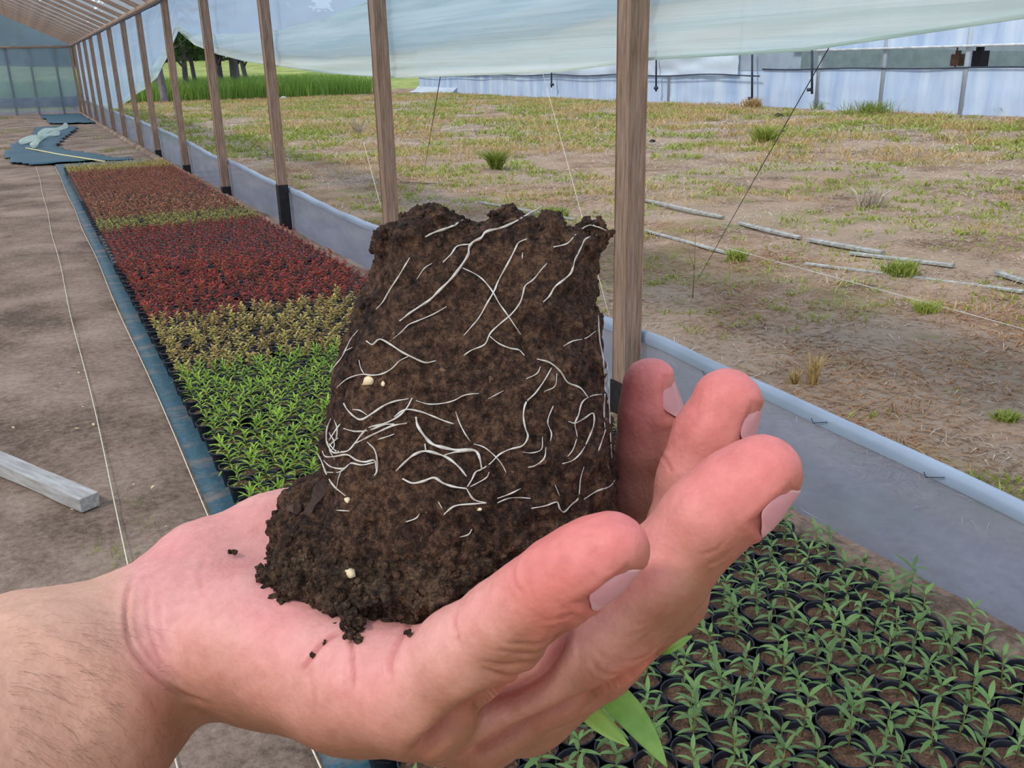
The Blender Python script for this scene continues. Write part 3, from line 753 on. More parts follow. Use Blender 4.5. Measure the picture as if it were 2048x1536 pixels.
def scatter(n, x0, x1, y0, y1, thr, s, seed, powr=1.0, inside=True):
    # more points near the camera
    u = rng.random(n); x = x0 + (x1 - x0) * rng.random(n) ** powr; y = y0 + (y1 - y0) * u ** 1.7
    P = np.stack([x, y, np.zeros(n)], 1)
    v = fbm(P + seed * 31.7, s, 3); P = P[v > thr]
    if inside:
        q = proj(P); P = P[(q[:, 2] > 0) & (q[:, 0] > -150) & (q[:, 0] < 2200) & (q[:, 1] < 1700)]
    P[:, 2] = gz(P)
    return P
XF = XB + 0.25
def distsc(P): return np.clip(np.linalg.norm(P[:, :2], axis=1) / 9, 0.8, 2.4)
P = scatter(15000, XF + .5, 20.5, 0.5, 50, 0.02, 1.0, 1); o = blades('green_weeds', P, .015, .055, .013, grass_green, 2.0, 9, .035, scale=distsc(P)); tag(o, 'patchy low green weeds growing over the field beyond the barrier', 'weeds', kind='stuff')
P = scatter(17000, XF + .3, 20.5, 0.5, 50, 0.09, 1.7, 2); P = P[P[:, 0] > 3.6 + 1.2 * rng.random(len(P))]; o = blades('dry_grass', P, .02, .075, .007, grass_dry, 2.0, 8, .04, scale=distsc(P)); tag(o, 'dry yellow grass tufts over the sunlit field', 'grass', kind='stuff')
P = scatter(22000, XF + .3, 20.5, 0.5, 50, -0.25, 2.2, 3); o = blades('straw_litter', P, .06, .16, .006, straw_grey, 0.9, 4, .09, scale=distsc(P), flat=True); tag(o, 'grey dead straw littering the field soil', 'straw', kind='stuff')
P = scatter(7000, XF + .25, 5.4, 1.0, 18, 0.08, 0.6, 5); o = blades('brown_creeping_weeds', P, .04, .17, .007, leafmat('brown_weed', srgb(112, 74, 44), srgb(182, 134, 84), .2), 0.9, 8, .09, flat=True); tag(o, 'withered brown creeping weeds on the shaded soil beside the barrier', 'weeds', kind='stuff')
# tall grass bank and trees in the back
n = 16000; P = np.stack([rng.uniform(-2, 26, n), rng.uniform(53, 84, n), np.zeros(n)], 1); q = P[:, 0] < 18.4 + (P[:, 1] - 53) * 0.15; P = P[q]
o = blades('tall_grass', P, .45, 1.25, .035, tall_green, 0.6, 6, .25); tag(o, 'bank of tall bright green grass behind the field', 'grass', kind='stuff')
mb = MB()
V = []
for i in range(40):
    for j in range(8):
        V.append((-60 + i * 4.4, 62 + j * 9, (-.1 if j == 0 else 0.5 + j * 0.42 + 0.25 * math.sin(i * 1.3 + j))))
mb.add(V, [(i * 8 + j, (i + 1) * 8 + j, (i + 1) * 8 + j + 1, i * 8 + j + 1) for i in range(39) for j in range(7)])
o = mb.build('grass_slope', simple('meadow', [(0.3, srgb(96, 118, 54)), (0.7, srgb(158, 162, 92))], 0.6, .95, 0)); tag(o, kind='structure')
n = 9000; P = np.stack([rng.uniform(4, 20, n), rng.uniform(48, 53, n), np.zeros(n)], 1)
o = blades('red_brown_litter', P[:3500], .05, .14, .03, leafmat('red_litter', srgb(132, 84, 62), srgb(176, 126, 96), .1), 0.9, 4, .1, flat=True); tag(o, 'strip of reddish brown litter in front of the tall grass', 'litter', kind='stuff')
n = 1400; P = np.stack([rng.uniform(-6, 1.9, n), rng.uniform(20, 41, n), np.zeros(n)], 1); P = P[(fbm(P, 1.6, 2) > .12) & ((P[:, 0] > 1.3) | (P[:, 0] < .2) )]
o = blades('sprouting_grass', P, .02, .05, .012, grass_green, .8, 9, .09); tag(o, 'thin green grass sprouting on the soil at the far end', 'grass', kind='stuff')
P = np.array([G(230, 1105), G(225, 1120), G(272, 1008), G(190, 1100), G(245, 1095), G(290, 1052), G(232, 1140), G(180, 1108), G(265, 1115), G(305, 1062)])
for k, p in enumerate(P):
    pass
for k, (ids, lb) in enumerate((([0, 1, 3, 4, 6, 7, 8], 'sparse young grass sprouting around the left string on the soil'), ([2], 'single small green sprout between plank end and right string'), ([5, 9], 'tiny green sprouts on soil above the wrist'))):
    o = blades('grass_sprout', P[ids], .012, .04, .0035, grass_green, 1.4, 7, .022); tag(o, lb, 'grass sprout')

TR = [(330, 205, 34.3, .17), (395, 195, 39, .13), (443, 192, 41, .26), (475, 190, 40.5, .30), (497, 187, 43, .16), (545, 194, 35.5, .2), (322, 200, 37.5, .22), (375, 196, 38, .16)]
tw = ['leftmost thin', 'slender forked', 'left one of the thick pair of', 'right one of the thick pair of', 'small', 'tall', 'broad leftmost', 'narrow']
tl = ['tree with pale trunk seen left of the hitched curtain, standing nearest the end wall', 'slender tree trunk between the fifth and fourth posts', 'left tree of the close thick pair right of the fourth post', 'thickest tree trunk, right of the close pair', 'thin tree trunk just right of the thickest one', 'tree trunk partly hidden behind the third nearest post', 'tree behind the leftmost trunk, half hidden by the film', 'dark tree trunk just right of the fifth nearest post']
for i, (px, py, Yh, r0) in enumerate(TR):
    b = G(px, py); b = onY(px, py, Yh * H); b[2] = 0
    e = empty('tree', tuple(b), tl[i], 'tree', 'trees behind the field')
    mb = MB(); hh = 5.5; lx = random.uniform(-.6, .3)
    mb.tube([(0, 0, -.1), (0, 0, .25), (lx * .25, 0, 1.2), (lx * .6, 0, 2.6), (lx, 0, hh)], [r0 * 1.7, r0 * 1.2, r0, r0 * .85, r0 * .4], 10)
    for k in range(4):
        a = random.uniform(0, 6.28); z = 1.6 + k * .7
        mb.tube([(lx * z / hh, 0, z), (lx * z / hh + .7 * math.cos(a), .7 * math.sin(a), z + .9), (lx * z / hh + 1.3 * math.cos(a), 1.3 * math.sin(a), z + 1.3)], [r0 * .4, r0 * .3, r0 * .12], 6)
    mb.build('trunk', bark, e)
    n = 2600; c0 = rng.normal(0, 1, (n, 3)); c0 /= np.linalg.norm(c0, axis=1)[:, None]; c0 *= (rng.random(n) ** .4)[:, None]
    Pq = c0 * np.array([2.3, 2.3, 2.6]) + np.array([lx * .7, 0, 4.6]); Pq = Pq[Pq[:, 2] > 1.5 + 1.5 * rng.random(len(Pq))]
    m_ = len(Pq); A_ = rng.normal(0, .11, (m_, 4, 3)); A_[:, 0] = 0
    A_ = np.stack([A_[:, 0], A_[:, 1], A_[:, 1] + A_[:, 2], A_[:, 2]], 1) + Pq[:, None]
    me = mesh_np('foliage', A_.reshape(-1, 3), np.arange(m_ * 4).reshape(-1, 4), [tree_leaf], smooth=False); link('foliage', me, e)
# bushes far behind
for i, (x, y, s) in enumerate([(-9, 100, 6), (2, 104, 7), (13, 102, 6), (25, 106, 7), (38, 108, 7), (52, 110, 8)]):
    n = 2200; c0 = rng.normal(0, 1, (n, 3)); c0 /= np.linalg.norm(c0, axis=1)[:, None]; c0 *= (rng.random(n) ** .4)[:, None]
    Pq = c0 * np.array([s * 1.1, s * .7, s * .6]) + np.array([0, 0, s * .45]); Pq = Pq[Pq[:, 2] > 0]; m_ = len(Pq)
    A_ = rng.normal(0, .45, (m_, 4, 3)); A_[:, 0] = 0
    A_ = np.stack([A_[:, 0], A_[:, 1], A_[:, 1] + A_[:, 2], A_[:, 2]], 1) + Pq[:, None]
    o = link('bush', mesh_np('bush', A_.reshape(-1, 3), np.arange(m_ * 4).reshape(-1, 4), [tree_leaf], smooth=False), None, (x, y, 2.0)); tag(o, 'dark bushy tree far beyond the grass, %s from the left' % ordn(i + 1), 'tree', 'bushy trees on the horizon')

# individual weed clumps
def weed(px, py, r, h, mat, lb, n=60, wd=.012, nm='weed_clump', cat='weed', lean=.9):
    p = G(px, py); p[2] = gz(p[None])[0]
    ang_ = rng.uniform(0, 6.28, n); rr = r * rng.random(n) * .45
    pts = np.stack([rr * np.cos(ang_), rr * np.sin(ang_), np.zeros(n)], 1)
    o = blades(nm, pts, h * .25, h, wd, mat, lean * 1.5, 5, r * .08); o.location = p; tag(o, lb, cat)
far = 'weed at foot of the far greenhouse'
for a in [(1372, 201, .3, .3, grass_green, 'small green weed against the far greenhouse, leftmost of those there'),
          (1595, 212, .6, .45, grass_green, 'bushy green weed under the dark pole at the left end of the white rail'),
          (1655, 218, .8, .3, grass_green, 'low green weed patch on the mound by the far greenhouse'),
          (1745, 228, 1.4, .45, grass_green, 'widest green weed patch in front of the far greenhouse'),
          (1910, 224, .6, .5, grass_green, 'green weed near the white roof bracket, right of the wide patch'),
          (2008, 233, .3, .25, grass_green, 'small weed at the right end of the far greenhouse foot'),
          (1505, 216, .6, .35, grass_dry, 'yellowish weed below the second dark pole of the far greenhouse'),
          (1530, 290, .35, .4, grass_green, 'dense green weed standing alone in middle of the field'),
          (993, 335, .16, .35, grass_green, 'upright green weed just above the soil block'),
          (1105, 435, .3, .14, grass_green, 'bright green grass tuft touching the top of the soil block')]:
    weed(*a[:6], n=70, wd=.02)
weed(1627, 765, .05, .19, grass_dry, 'upright orange dry weed stalk close behind the barrier', 26, .007, 'dry_stalk', 'weed', .35)
weed(1590, 762, .05, .09, grass_dry, 'short orange dry weed just left of the upright stalk', 20, .006, 'dry_stalk', 'weed', .6)
weed(1740, 408, .25, .30, straw_grey, 'pale bleached bush of dry stalks in the right of field', 26, .012, 'dry_bush', 'weed', .9)
weed(722, 268, .3, .5, straw_grey, 'pale dry forked stalk left of the second nearest post', 14, .02, 'dry_bush', 'weed', .8)
weed(2012, 835, .10, .05, grass_green, 'small bright green weed near right edge close behind the barrier', 46, .012)
weed(1850, 630, .13, .08, grass_green, 'green weed tuft beside the low pale wire on the right', 40, .010)
weed(1800, 555, .22, .13, grass_green, 'green grass tuft touching the nearer pipe row', 60, .012)
weed(1475, 520, .14, .12, grass_green, 'green weed at the end of nearer pipe, under the guy wire', 50, .010)
weed(1945, 970, .05, .06, grass_green, 'tiny green weed right against the barrier hem at right', 18, .006)
# stalk twig
mb = MB(); p = G(1385, 600); mb.tube([tuple(p), tuple(p + np.array([.02, .02, .2])), tuple(p + np.array([.04, .05, .42]))], [.004, .003, .0015], 5)
mb.tube([tuple(p + np.array([.02, .02, .2])), tuple(p + np.array([-.04, .02, .34]))], [.0025, .001], 5)
o = mb.build('bare_twig', stem_mat, loc=tuple(p)); tag(o, 'bare upright weed twig crossing the foot of the guy wire', 'twig')

# pipes and laths lying in the field
def pipe(a, b, r, lb, mat=lath_wood, name='lath', seg=8, sag=.001, w=1.3):
    A, B = G(*a), G(*b); mb = MB()
    d_ = B - A; L_ = np.linalg.norm(d_); d_ /= L_; s_ = np.array([-d_[1], d_[0], 0]); V = []; r *= .85
    for k in range(seg + 1):
        c_ = A + (B - A) * k / seg + s_ * sag * math.sin(k * 1.9); zz = (gz(A[None])[0] * (1 - k / seg) + gz(B[None])[0] * k / seg) + .010
        for (u_, v_) in ((-w, 0), (w, 0), (w, 1), (0.4 * w, 1.5), (-w, 1.1)):
            V.append((c_[0] + s_[0] * u_ * r, c_[1] + s_[1] * u_ * r, zz + v_ * r * .8))
    mb.add(V, [(i * 5 + k, i * 5 + (k + 1) % 5, (i + 1) * 5 + (k + 1) % 5, (i + 1) * 5 + k) for i in range(seg) for k in range(5)] + [(0, 4, 3, 2, 1), tuple(seg * 5 + k for k in range(5))])
    o = mb.build(name, mat, loc=tuple(A), smooth=False); tag(o, lb, 'lath')
pipe((1288, 402), (1445, 438), .024, 'pale grey lath lying right of the nearest post, start of the farther row')
pipe((1480, 447), (1600, 478), .024, 'pale grey lath in the farther row, crossed by the guy wire')
pipe((1618, 482), (1765, 512), .026, 'pale grey lath in the middle of the farther row')
pipe((1700, 508), (1905, 545), .022, 'pale grey lath in the farther row, overlapping its neighbours on the right')
pipe((1990, 558), (2070, 578), .024, 'short visible end of pale lath at the right edge of the field')
pipe((960, 408), (1150, 442), .018, 'thin pale lath lying above the soil block, left of the nearest post')
pipe((1290, 468), (1455, 508), .018, 'thin lath right of the nearest post, in the nearer row')
pipe((1610, 528), (2045, 594), .018, 'long thin grey lath in the nearer row on the right')
pipe((800, 363), (918, 372), .014, 'dark thin stick lying beside the second nearest post', simple('dark_stick', [(0.3, srgb(70, 56, 46)), (0.7, srgb(110, 92, 74))], 10, .8, 0), 'stick')
pipe((805, 266), (900, 261), .03, 'pale dry stick lying in the far green patch', straw_grey, 'stick')
# clods / stones
for (px, py, s, lb) in [(1556, 234, .09, 'small black lump lying on the far part of the field'), (1563, 268, .10, 'dark elongated clod below the small black lump'), (1305, 285, .05, 'small dark clod just right of the nearest post'), (567, 198, .14, 'white stone in the reddish litter before the tall grass'), (596, 204, .1, 'dark stone beside the white stone')]:
    p = G(px, py); c0 = rng.normal(0, 1, (1, 3)); mb = MB(); n1, n2 = 7, 10
    V = []
    for i in range(n1 + 1):
        for k in range(n2):
            th_, ph = math.pi * i / n1, 6.283 * k / n2; rr = s * random.uniform(.85, 1.1)
            V.append((rr * math.sin(th_) * math.cos(ph) * 1.3, rr * math.sin(th_) * math.sin(ph), rr * math.cos(th_) * .7 + s * .4))
    mb.add(V, [(i * n2 + k, (i + 1) * n2 + k, (i + 1) * n2 + (k + 1) % n2, i * n2 + (k + 1) % n2) for i in range(n1) for k in range(n2)])
    o = mb.build('white_stone' if 'white' in lb else 'clod', film_fold if 'white stone' in lb else tar); o.location = (p[0], p[1], gz(p[None])[0]); tag(o, lb, 'stone')
# bits of dry leaf on the inner soil
crumb_y = simple('dry_leaf_bit', [(0.3, srgb(186, 160, 110)), (0.7, srgb(224, 208, 160))], 60, .8, 0)
for k, (px, py) in enumerate([(148, 735), (158, 745), (170, 740), (112, 780), (185, 848), (148, 858), (23, 855), (270, 968), (308, 972), (335, 1054), (120, 768), (163, 814), (235, 693), (137, 720), (140, 1020)]):
    p = G(px, py, .01); mb = MB(); a = random.uniform(0, 6.28); s = random.uniform(.006, .013)
    mb.leaf((0, 0, 0.004), (math.cos(a), math.sin(a), .1), (0, 0, 1), s * 2, s, .3, 3)
    o = mb.build('dry_leaf_bit', crumb_y); o.location = p; tag(o, 'tiny pale dry leaf fragment lying on the trodden soil', 'leaf bit', 'dry leaf bits on the trodden soil')

# ------------------------------------------------------------------ far greenhouse
XG = 14.0 * H
ya, yb = 6.5 * H, 35.2 * H
def far_panel(name, y0, y1, z0, z1, mat, parent, dx=0, amp=.02, ny=60, nz=8, fs=3.0):
    V = []
    for i in range(ny + 1):
        y = y0 + (y1 - y0) * i / ny
        for j in range(nz + 1):
            t = j / nz; V.append((XG + dx, y, z0 + (z1 - z0) * t))
    V = np.array(V); V[:, 0] += amp * fbm(V * np.array([1, .6, 1.8]), .5, 3)
    I = np.arange(len(V)).reshape(ny + 1, nz + 1)
    Q = np.stack([I[:-1, :-1].ravel(), I[:-1, 1:].ravel(), I[1:, 1:].ravel(), I[1:, :-1].ravel()], 1)
    return link(name, mesh_np(name, V, Q, [mat]), parent)
e = empty('far_greenhouse', (XG, yb, 0), 'large greenhouse clad in bluish white film across the field', 'greenhouse')
e_loc = np.array([XG, yb, 0.0])
def reloc(o):
    me = o.data; n = len(me.vertices); a = np.zeros(n * 3, np.float32); me.vertices.foreach_get('co', a)
    a = a.reshape(-1, 3) - e_loc; me.vertices.foreach_set('co', a.ravel().astype(np.float32)); me.update(); return o
reloc(far_panel('lower_film_panel', ya, yb, -.05, 1.12, film_far, e, ny=160))
yo = 14.6 * H   # where the opening begins
ym = 16.4 * H
reloc(far_panel('slack_film_panel', ym, yb, .95, 3.4, film_far2, e, -.12, .07, 120, 18))
reloc(far_panel('upper_film_panel', ya, ym + 0.1, 1.62, 4.2, film_far, e, -.02, .02, 60, 10))
reloc(far_panel('middle_film_panel', yo, ym + .1, 1.1, 1.65, filmmat('greyish_far_film', srgb(176, 190, 204), .05, .4, 1), e, -.02, .02, 20, 4))
reloc(far_panel('upper_film_panel', ym, yb, 3.3, 4.2, film_far, e, -.02, .02, 60, 6))
mb = MB()
mb.box((0, 0, 0), (.06, yo - ya + .6, .06)); me = mb.mesh('white_rail', [white_pipe]); r_ = link('white_rail', me, e); r_.location = (-.1, (yo + ya) / 2 - yb, 1.64)
mb = MB(); mb.tube([(-.05, ya - yb + t * (yb - ya), 1.13 + .015 * math.sin(t * 60)) for t in np.linspace(0, .32, 30)], .02, 6); mb.build('film_edge_rail', dark_metal, e)
mb = MB(); mb.tube([(-.2, ym - yb + t * (yb - ym), .96 + .03 * math.sin(t * 33)) for t in np.linspace(-.04, 1, 50)], .022, 6); mb.build('film_edge_rail', dark_metal, e)
for (px, y0_, y1_) in [(1103, 148, 175), (1312, 120, 183), (1504, 100, 205), (1624, 88, 188)]:
    p0 = onX(px, y0_, XG - .3); p1 = onX(px, y1_, XG - .3)
    mb = MB(); zt_ = max(p0[2], 1.8); mb.tube([(p0[0] - XG, p0[1] - yb, zt_), (p0[0] - XG, p1[1] - yb, max(p1[2], 0.0))], .035, 8)
    mb.tube([(p0[0] - XG - .06, p0[1] - yb, p1[2] + .12), (p0[0] - XG + .06, p0[1] - yb - .1, p1[2] + .12)], .05, 8)
    mb.build('dark_pole', dark_metal, e)
for px in (1340, 1640, 1770, 1935):
    p0 = onX(px, 120, XG); mb = MB(); mb.box((.02, p0[1] - yb, 2.0), (.10, .12, 4.2)); o = mb.build('frame_post', film_far2, e)
# interior floor/back and roof of the far greenhouse
mb = MB(); V = []
for i in range(31):
    y = ya + (yb - ya) * i / 30 - yb
    for k in range(13):
        t = k / 12; V.append((t * 9, y, 4.2 + 2.2 * math.sin(math.pi * t)))
mb.add(V, [(i * 13 + k, i * 13 + k + 1, (i + 1) * 13 + k + 1, (i + 1) * 13 + k) for i in range(30) for k in range(12)]); mb.build('film_roof', film_far, e)
mb = MB(); V = []
for k in range(13):
    t = k / 12
    for z in (0, 1): V.append((t * 9, 0, z * (4.2 + 2.2 * math.sin(math.pi * t))))
mb.add(V, [(2 * k, 2 * k + 1, 2 * k + 3, 2 * k + 2) for k in range(12)]); mb.build('end_film', film_far, e)
mb = MB(); mb.add([(9, ya - yb, 0), (9, 0, 0), (9, 0, 4.2), (9, ya - yb, 4.2)], [(0, 1, 2, 3)]); mb.build('rear_film', filmmat('rear_film', srgb(176, 192, 194), .1, .4), e)
mb = MB(); V = []
for j in range(24):
    y = -j * .25 + .3
    V += [(-.5 - .2 * math.sin(j), y, .02), (-.15, y, .16 + .05 * math.sin(j * 2)), (0.05, y, .35)]
mb.add(V, [(3 * i + k, 3 * i + k + 1, 3 * i + k + 4, 3 * i + k + 3) for i in range(23) for k in (0, 1)]); mb.build('loose_film_skirt', film_far2, e)
for (px, py, s, mt_, lb, ct) in [(1915, 120, .22, simple('rusty_box', [(0.3, srgb(80, 56, 46)), (0.7, srgb(120, 86, 66))], 10), 'brown box hanging inside the opening of the far greenhouse', 'box'), (1958, 118, .30, tar, 'dark machine casing inside the opening, right of the white post', 'machine')]:
    p = onX(px, py, XG + .5); mb = MB(); mb.box((0, 0, 0), (s, s * 1.1, s * 1.3)); mb.box((0, 0, s * .8), (s * .4, s * .5, s * .5)); mb.box((0, s * .2, s * 1.6), (.03, .03, 1.6))
    o = mb.build('fan_casing' if ct == 'machine' else 'hanging_box', mt_, smooth=False); o.location = p; tag(o, lb, ct)

# ================================================================== the hand
FING = {
 'pinky': [(700, 1375, .238, .0150), (830, 1385, .225, .0132), (925, 1310, .214, .0112), (1012, 1243, .208, .0097), (1070, 1195, .203, .0090), (1120, 1160, .199, .0090), (1180, 1122, .195, .0085), (1222, 1099, .193, .0079)],
 'ring': [(820, 1405, .250, .0140), (960, 1415, .245, .0138), (1090, 1340, .238, .0124), (1205, 1272, .230, .0118), (1320, 1150, .224, .0110), (1415, 1035, .220, .0106), (1480, 985, .219, .0104), (1524, 950, .218, .0097)],
 'middle': [(900, 1405, .268, .0142), (1050, 1398, .270, .0138), (1200, 1300, .262, .0122), (1330, 1185, .255, .0112), (1365, 1070, .253, .0102), (1392, 960, .251, .0101), (1425, 875, .250, .0101), (1453, 811, .249, .0099)],
 'index': [(950, 1330, .292, .0140), (1080, 1328, .295, .0135), (1190, 1200, .290, .0115), (1272, 1075, .286, .0103), (1290, 985, .283, .0096), (1299, 905, .281, .0098), (1303, 840, .280, .0096), (1300, 772, .279, .0084)],
 'thumb': [(700, 1040, .308, .0155), (800, 985, .322, .0130), (900, 905, .334, .0120), (960, 850, .338, .0110), (1010, 790, .336, .0098)]}
PALM = [
 [(-420, 1780, .190, .046), (-150, 1640, .215, .040), (80, 1462, .238, .0325), (210, 1372, .256, .0262), (345, 1272, .270, .0215), (430, 1250, .272, .0190)],
 [(-300, 1560, .235, .038), (60, 1400, .262, .030), (300, 1262, .292, .0205), (420, 1225, .292, .0195)],
 [(400, 1272, .262, .0178), (510, 1288, .254, .0182), (620, 1324, .246, .0176), (710, 1355, .238, .0160), (830, 1385, .226, .0138)],
 [(430, 1270, .270, .018), (560, 1310, .262, .018), (960, 1412, .247, .0138)],
 [(430, 1240, .282, .018), (620, 1290, .272, .0165), (1045, 1395, .270, .0138)],
 [(430, 1220, .290, .018), (620, 1265, .288, .0165), (1075, 1330, .294, .0138)],
 [(365, 1215, .284, .0165), (430, 1172, .288, .0200), (560, 1112, .297, .0195), (700, 1042, .307, .0160)],
 [(560, 1150, .297, .0190), (760, 1190, .304, .0150), (950, 1290, .300, .0130)],
 [(600, 1220, .282, .0190), (800, 1330, .262, .0150)]]
FR = [('pinky', .0022), ('ring', .0022), ('middle', .0022), ('index', .0022)]
def hand_sdf(P):
    p = None
    for c_ in PALM:
        d_ = chain(P, c_, .006); p = d_ if p is None else smin(p, d_, .010)
    f_ = None
    for nm_ in ('pinky', 'ring', 'middle', 'index'):
        d_ = chain(P, FING[nm_], .0035); f_ = d_ if f_ is None else smin(f_, d_, .0016)
    d_ = smin(p, f_, .008)
    d_ = smin(d_, chain(P, FING['thumb'], .004), .009)
    return d_
V, Q = polygonise(hand_sdf, (-.165, -.02, .16), (.085, .155, .355), .0008)
V = relax(V, Q, 3, .5)
N = vnormals(V, Q)
# orientation check: normals must point outwards
e_ = 1e-4
g_ = hand_sdf(V[:200] + N[:200] * 1e-3) - hand_sdf(V[:200])
if np.mean(g_) < 0: Q = Q[:, ::-1].copy(); N = -N
def pxy(V): return np.stack([V[:, 0] / V[:, 2] * F + CX, V[:, 1] / V[:, 2] * F + CY], 1)
def smooth_poly(pts, n=6):
    pts = np.array(pts, float); o = []
    P0 = np.vstack([2 * pts[0] - pts[1], pts, 2 * pts[-1] - pts[-2]])
    for i in range(1, len(P0) - 2):
        for t in np.linspace(0, 1, n, endpoint=False):
            a, b, c_, d_ = P0[i - 1:i + 3]
            o.append(.5 * (2 * b + (c_ - a) * t + (2 * a - 5 * b + 4 * c_ - d_) * t * t + (3 * b - a - 3 * c_ + d_) * t ** 3))
    o.append(pts[-1]); return np.array(o)
def pdist(U, poly):
    best = np.full(len(U), 1e9); tt = np.zeros(len(U)); m_ = len(poly) - 1
    for i in range(m_):
        a, b = poly[i], poly[i + 1]; ab = b - a; t = np.clip(((U - a) @ ab) / (ab @ ab + 1e-9), 0, 1)
        d_ = np.linalg.norm(U - a - t[:, None] * ab, axis=1); k = d_ < best; best[k] = d_[k]; tt[k] = (i + t[k]) / m_
    return best, tt
view = -V / np.linalg.norm(V, axis=1)[:, None]
front = np.einsum('ij,ij->i', N, view) > .08
CRE = [  # pixel polyline, width px, depth mm, redness
 ([(268, 1150), (254, 1200), (254, 1260), (272, 1310), (310, 1352), (370, 1392), (425, 1410)], 8, .9, .15),
 ([(300, 1170), (296, 1220), (306, 1280), (340, 1340), (390, 1385)], 7, .35, .1),
 ([(320, 1190), (325, 1260), (350, 1320)], 6, .25, .05),
 ([(600, 1345), (618, 1322), (645, 1288), (690, 1258)], 7, .8, .6),
 ([(690, 1255), (704, 1290), (706, 1335), (704, 1385)], 6, .55, .5),
 ([(618, 1325), (622, 1370), (632, 1420)], 9, .3, .2),
 ([(430, 1225), (400, 1160), (415, 1110)], 8, .2, .1),
 ([(832, 1238), (800, 1275), (780, 1320), (782, 1360)], 8, .8, .4),
 ([(913, 1222), (908, 1245), (918, 1290)], 6, .6, .3),
 ([(1026, 1130), (1028, 1160), (1045, 1190)], 6, .4, .25),
 ([(968, 1338), (1015, 1345), (1070, 1332)], 5, .5, .1), ([(955, 1322), (1010, 1328), (1080, 1312)], 5, .4, .1),
 ([(985, 1300), (1040, 1305), (1090, 1290)], 5, .35, .1), ([(1000, 1282), (1050, 1286), (1100, 1270)], 5, .35, .1),
 ([(1010, 1362), (1040, 1366), (1075, 1355)], 5, .5, .1), ([(1080, 1240), (1120, 1236), (1150, 1220)], 5, .35, .2),
 ([(1190, 1300), (1215, 1318), (1260, 1300), (1300, 1262)], 5, .5, .1), ([(1205, 1345), (1222, 1320), (1270, 1316), (1318, 1285)], 5, .5, .1),
 ([(1180, 1320), (1200, 1340), (1250, 1345)], 5, .5, .1), ([(1230, 1280), (1275, 1268), (1320, 1230)], 5, .4, .1), ([(1250, 1255), (1300, 1240), (1345, 1200)], 5, .35, .1),
 ([(1400, 1110), (1430, 1100), (1450, 1080)], 5, .35, .1), ([(1412, 1128), (1440, 1120), (1462, 1100)], 5, .35, .1),
 ([(1318, 905), (1335, 925), (1345, 945)], 5, .4, .3),
 ([(820, 1520), (850, 1490), (895, 1450), (960, 1404), (1030, 1380), (1080, 1352), (1110, 1300), (1130, 1262)], 24, 3.6, .35),
 ([(900, 1525), (960, 1500), (1040, 1456), (1150, 1408), (1230, 1372), (1300, 1330), (1345, 1290)], 20, 3.0, .3)]
U = pxy(V); disp = np.zeros(len(V)); red = np.zeros(len(V))
for pts, wd, dep, rd in CRE:
    pl = smooth_poly(pts, 4); lo_, hi_ = pl.min(0) - 25, pl.max(0) + 25
    k = np.where(front & (U > lo_).all(1) & (U < hi_).all(1))[0]
    d_, t = pdist(U[k], pl); fade = np.clip(np.sin(np.pi * np.clip(t, .03, .97)) * 2.2, 0, 1)
    disp[k] -= dep * .001 * np.exp(-(d_ / (wd * .55)) ** 2) * fade; disp[k] += dep * .00035 * np.exp(-((d_ - wd * 1.4) / (wd * .8)) ** 2) * fade
    red[k] = np.maximum(red[k], rd * np.exp(-(d_ / (wd * .8)) ** 2) * fade)
disp += .00035 * fbm(V, .012, 2) + .00010 * fbm(V, .0025, 2)
NAILS = {'pinky': ((.62, .72, -.28), .0142, 56), 'ring': ((.72, .62, -.25), .0142, 56), 'middle': ((.95, .25, -.22), .0142, 56), 'index': ((.93, .12, -.40), .0132, 52)}
BACK = .0095
def nail_frame(nm_):
    a = cv(*FING[nm_][-3][:3]); t = cv(*FING[nm_][-1][:3]); ax_ = (t - a) / np.linalg.norm(t - a)
    n_ = np.array(NAILS[nm_][0], float); n_ -= ax_ * (n_ @ ax_); n_ /= np.linalg.norm(n_); return t, ax_, n_, np.cross(ax_, n_)
for nm_ in NAILS:
    t, ax_, n_, b_ = nail_frame(nm_); L_, hf = NAILS[nm_][1], math.radians(NAILS[nm_][2]); q = V - t; sN = q @ ax_
    th_ = np.arctan2(q @ b_, q @ n_); near = np.linalg.norm(q, axis=1) < .022
    ee = np.minimum(np.minimum((sN + BACK) / .0012, (BACK * 0 + .0045 - sN) / .0012), (hf - np.abs(th_)) * .009 / .0012)
    ins = np.clip(ee, 0, 1); ring = np.exp(-((ee + .9) / .9) ** 2) * (sN < .001)
    disp += np.where(near, -.0007 * ins + .00045 * ring, 0)
    red = np.maximum(red, np.where(near, .35 * np.exp(-(ee / .8) ** 2) * (sN < .002), 0))
V2 = V + N * disp[:, None]
# skin tint: tan on the forearm and the back of the hand, pink on palm and fingertips; underside shade is painted in
def sstep(x, a, b): t = np.clip((x - a) / (b - a), 0, 1); return t * t * (3 - 2 * t)
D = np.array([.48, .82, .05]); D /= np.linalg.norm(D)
dors_shade = sstep(N @ D, -.25, .5)
arm = 1 - sstep(U[:, 0] + .35 * (1300 - U[:, 1]) * .6, 215, 330)
def tipw(nm_, r0=.010, r1=.034):
    t = cv(*FING[nm_][-1][:3]); return 1 - sstep(np.linalg.norm(V - t, axis=1), r0, r1)
tips = np.maximum.reduce([tipw(k) for k in FING])
def mixc(A, B, t): return A * (1 - t[:, None]) + B * t[:, None]
S = lambda r, g, b: np.array(srgb(r, g, b)[:3])
C = np.tile(S(230, 164, 154), (len(V), 1))
blot = fbm(V, .02, 3)
C = mixc(C, S(228, 140, 136), np.clip(.35 + .5 * blot, 0, 1) * .7)
fw = sstep(U[:, 0], 760, 1150); C = mixc(C, S(222, 138, 126), fw * .4)
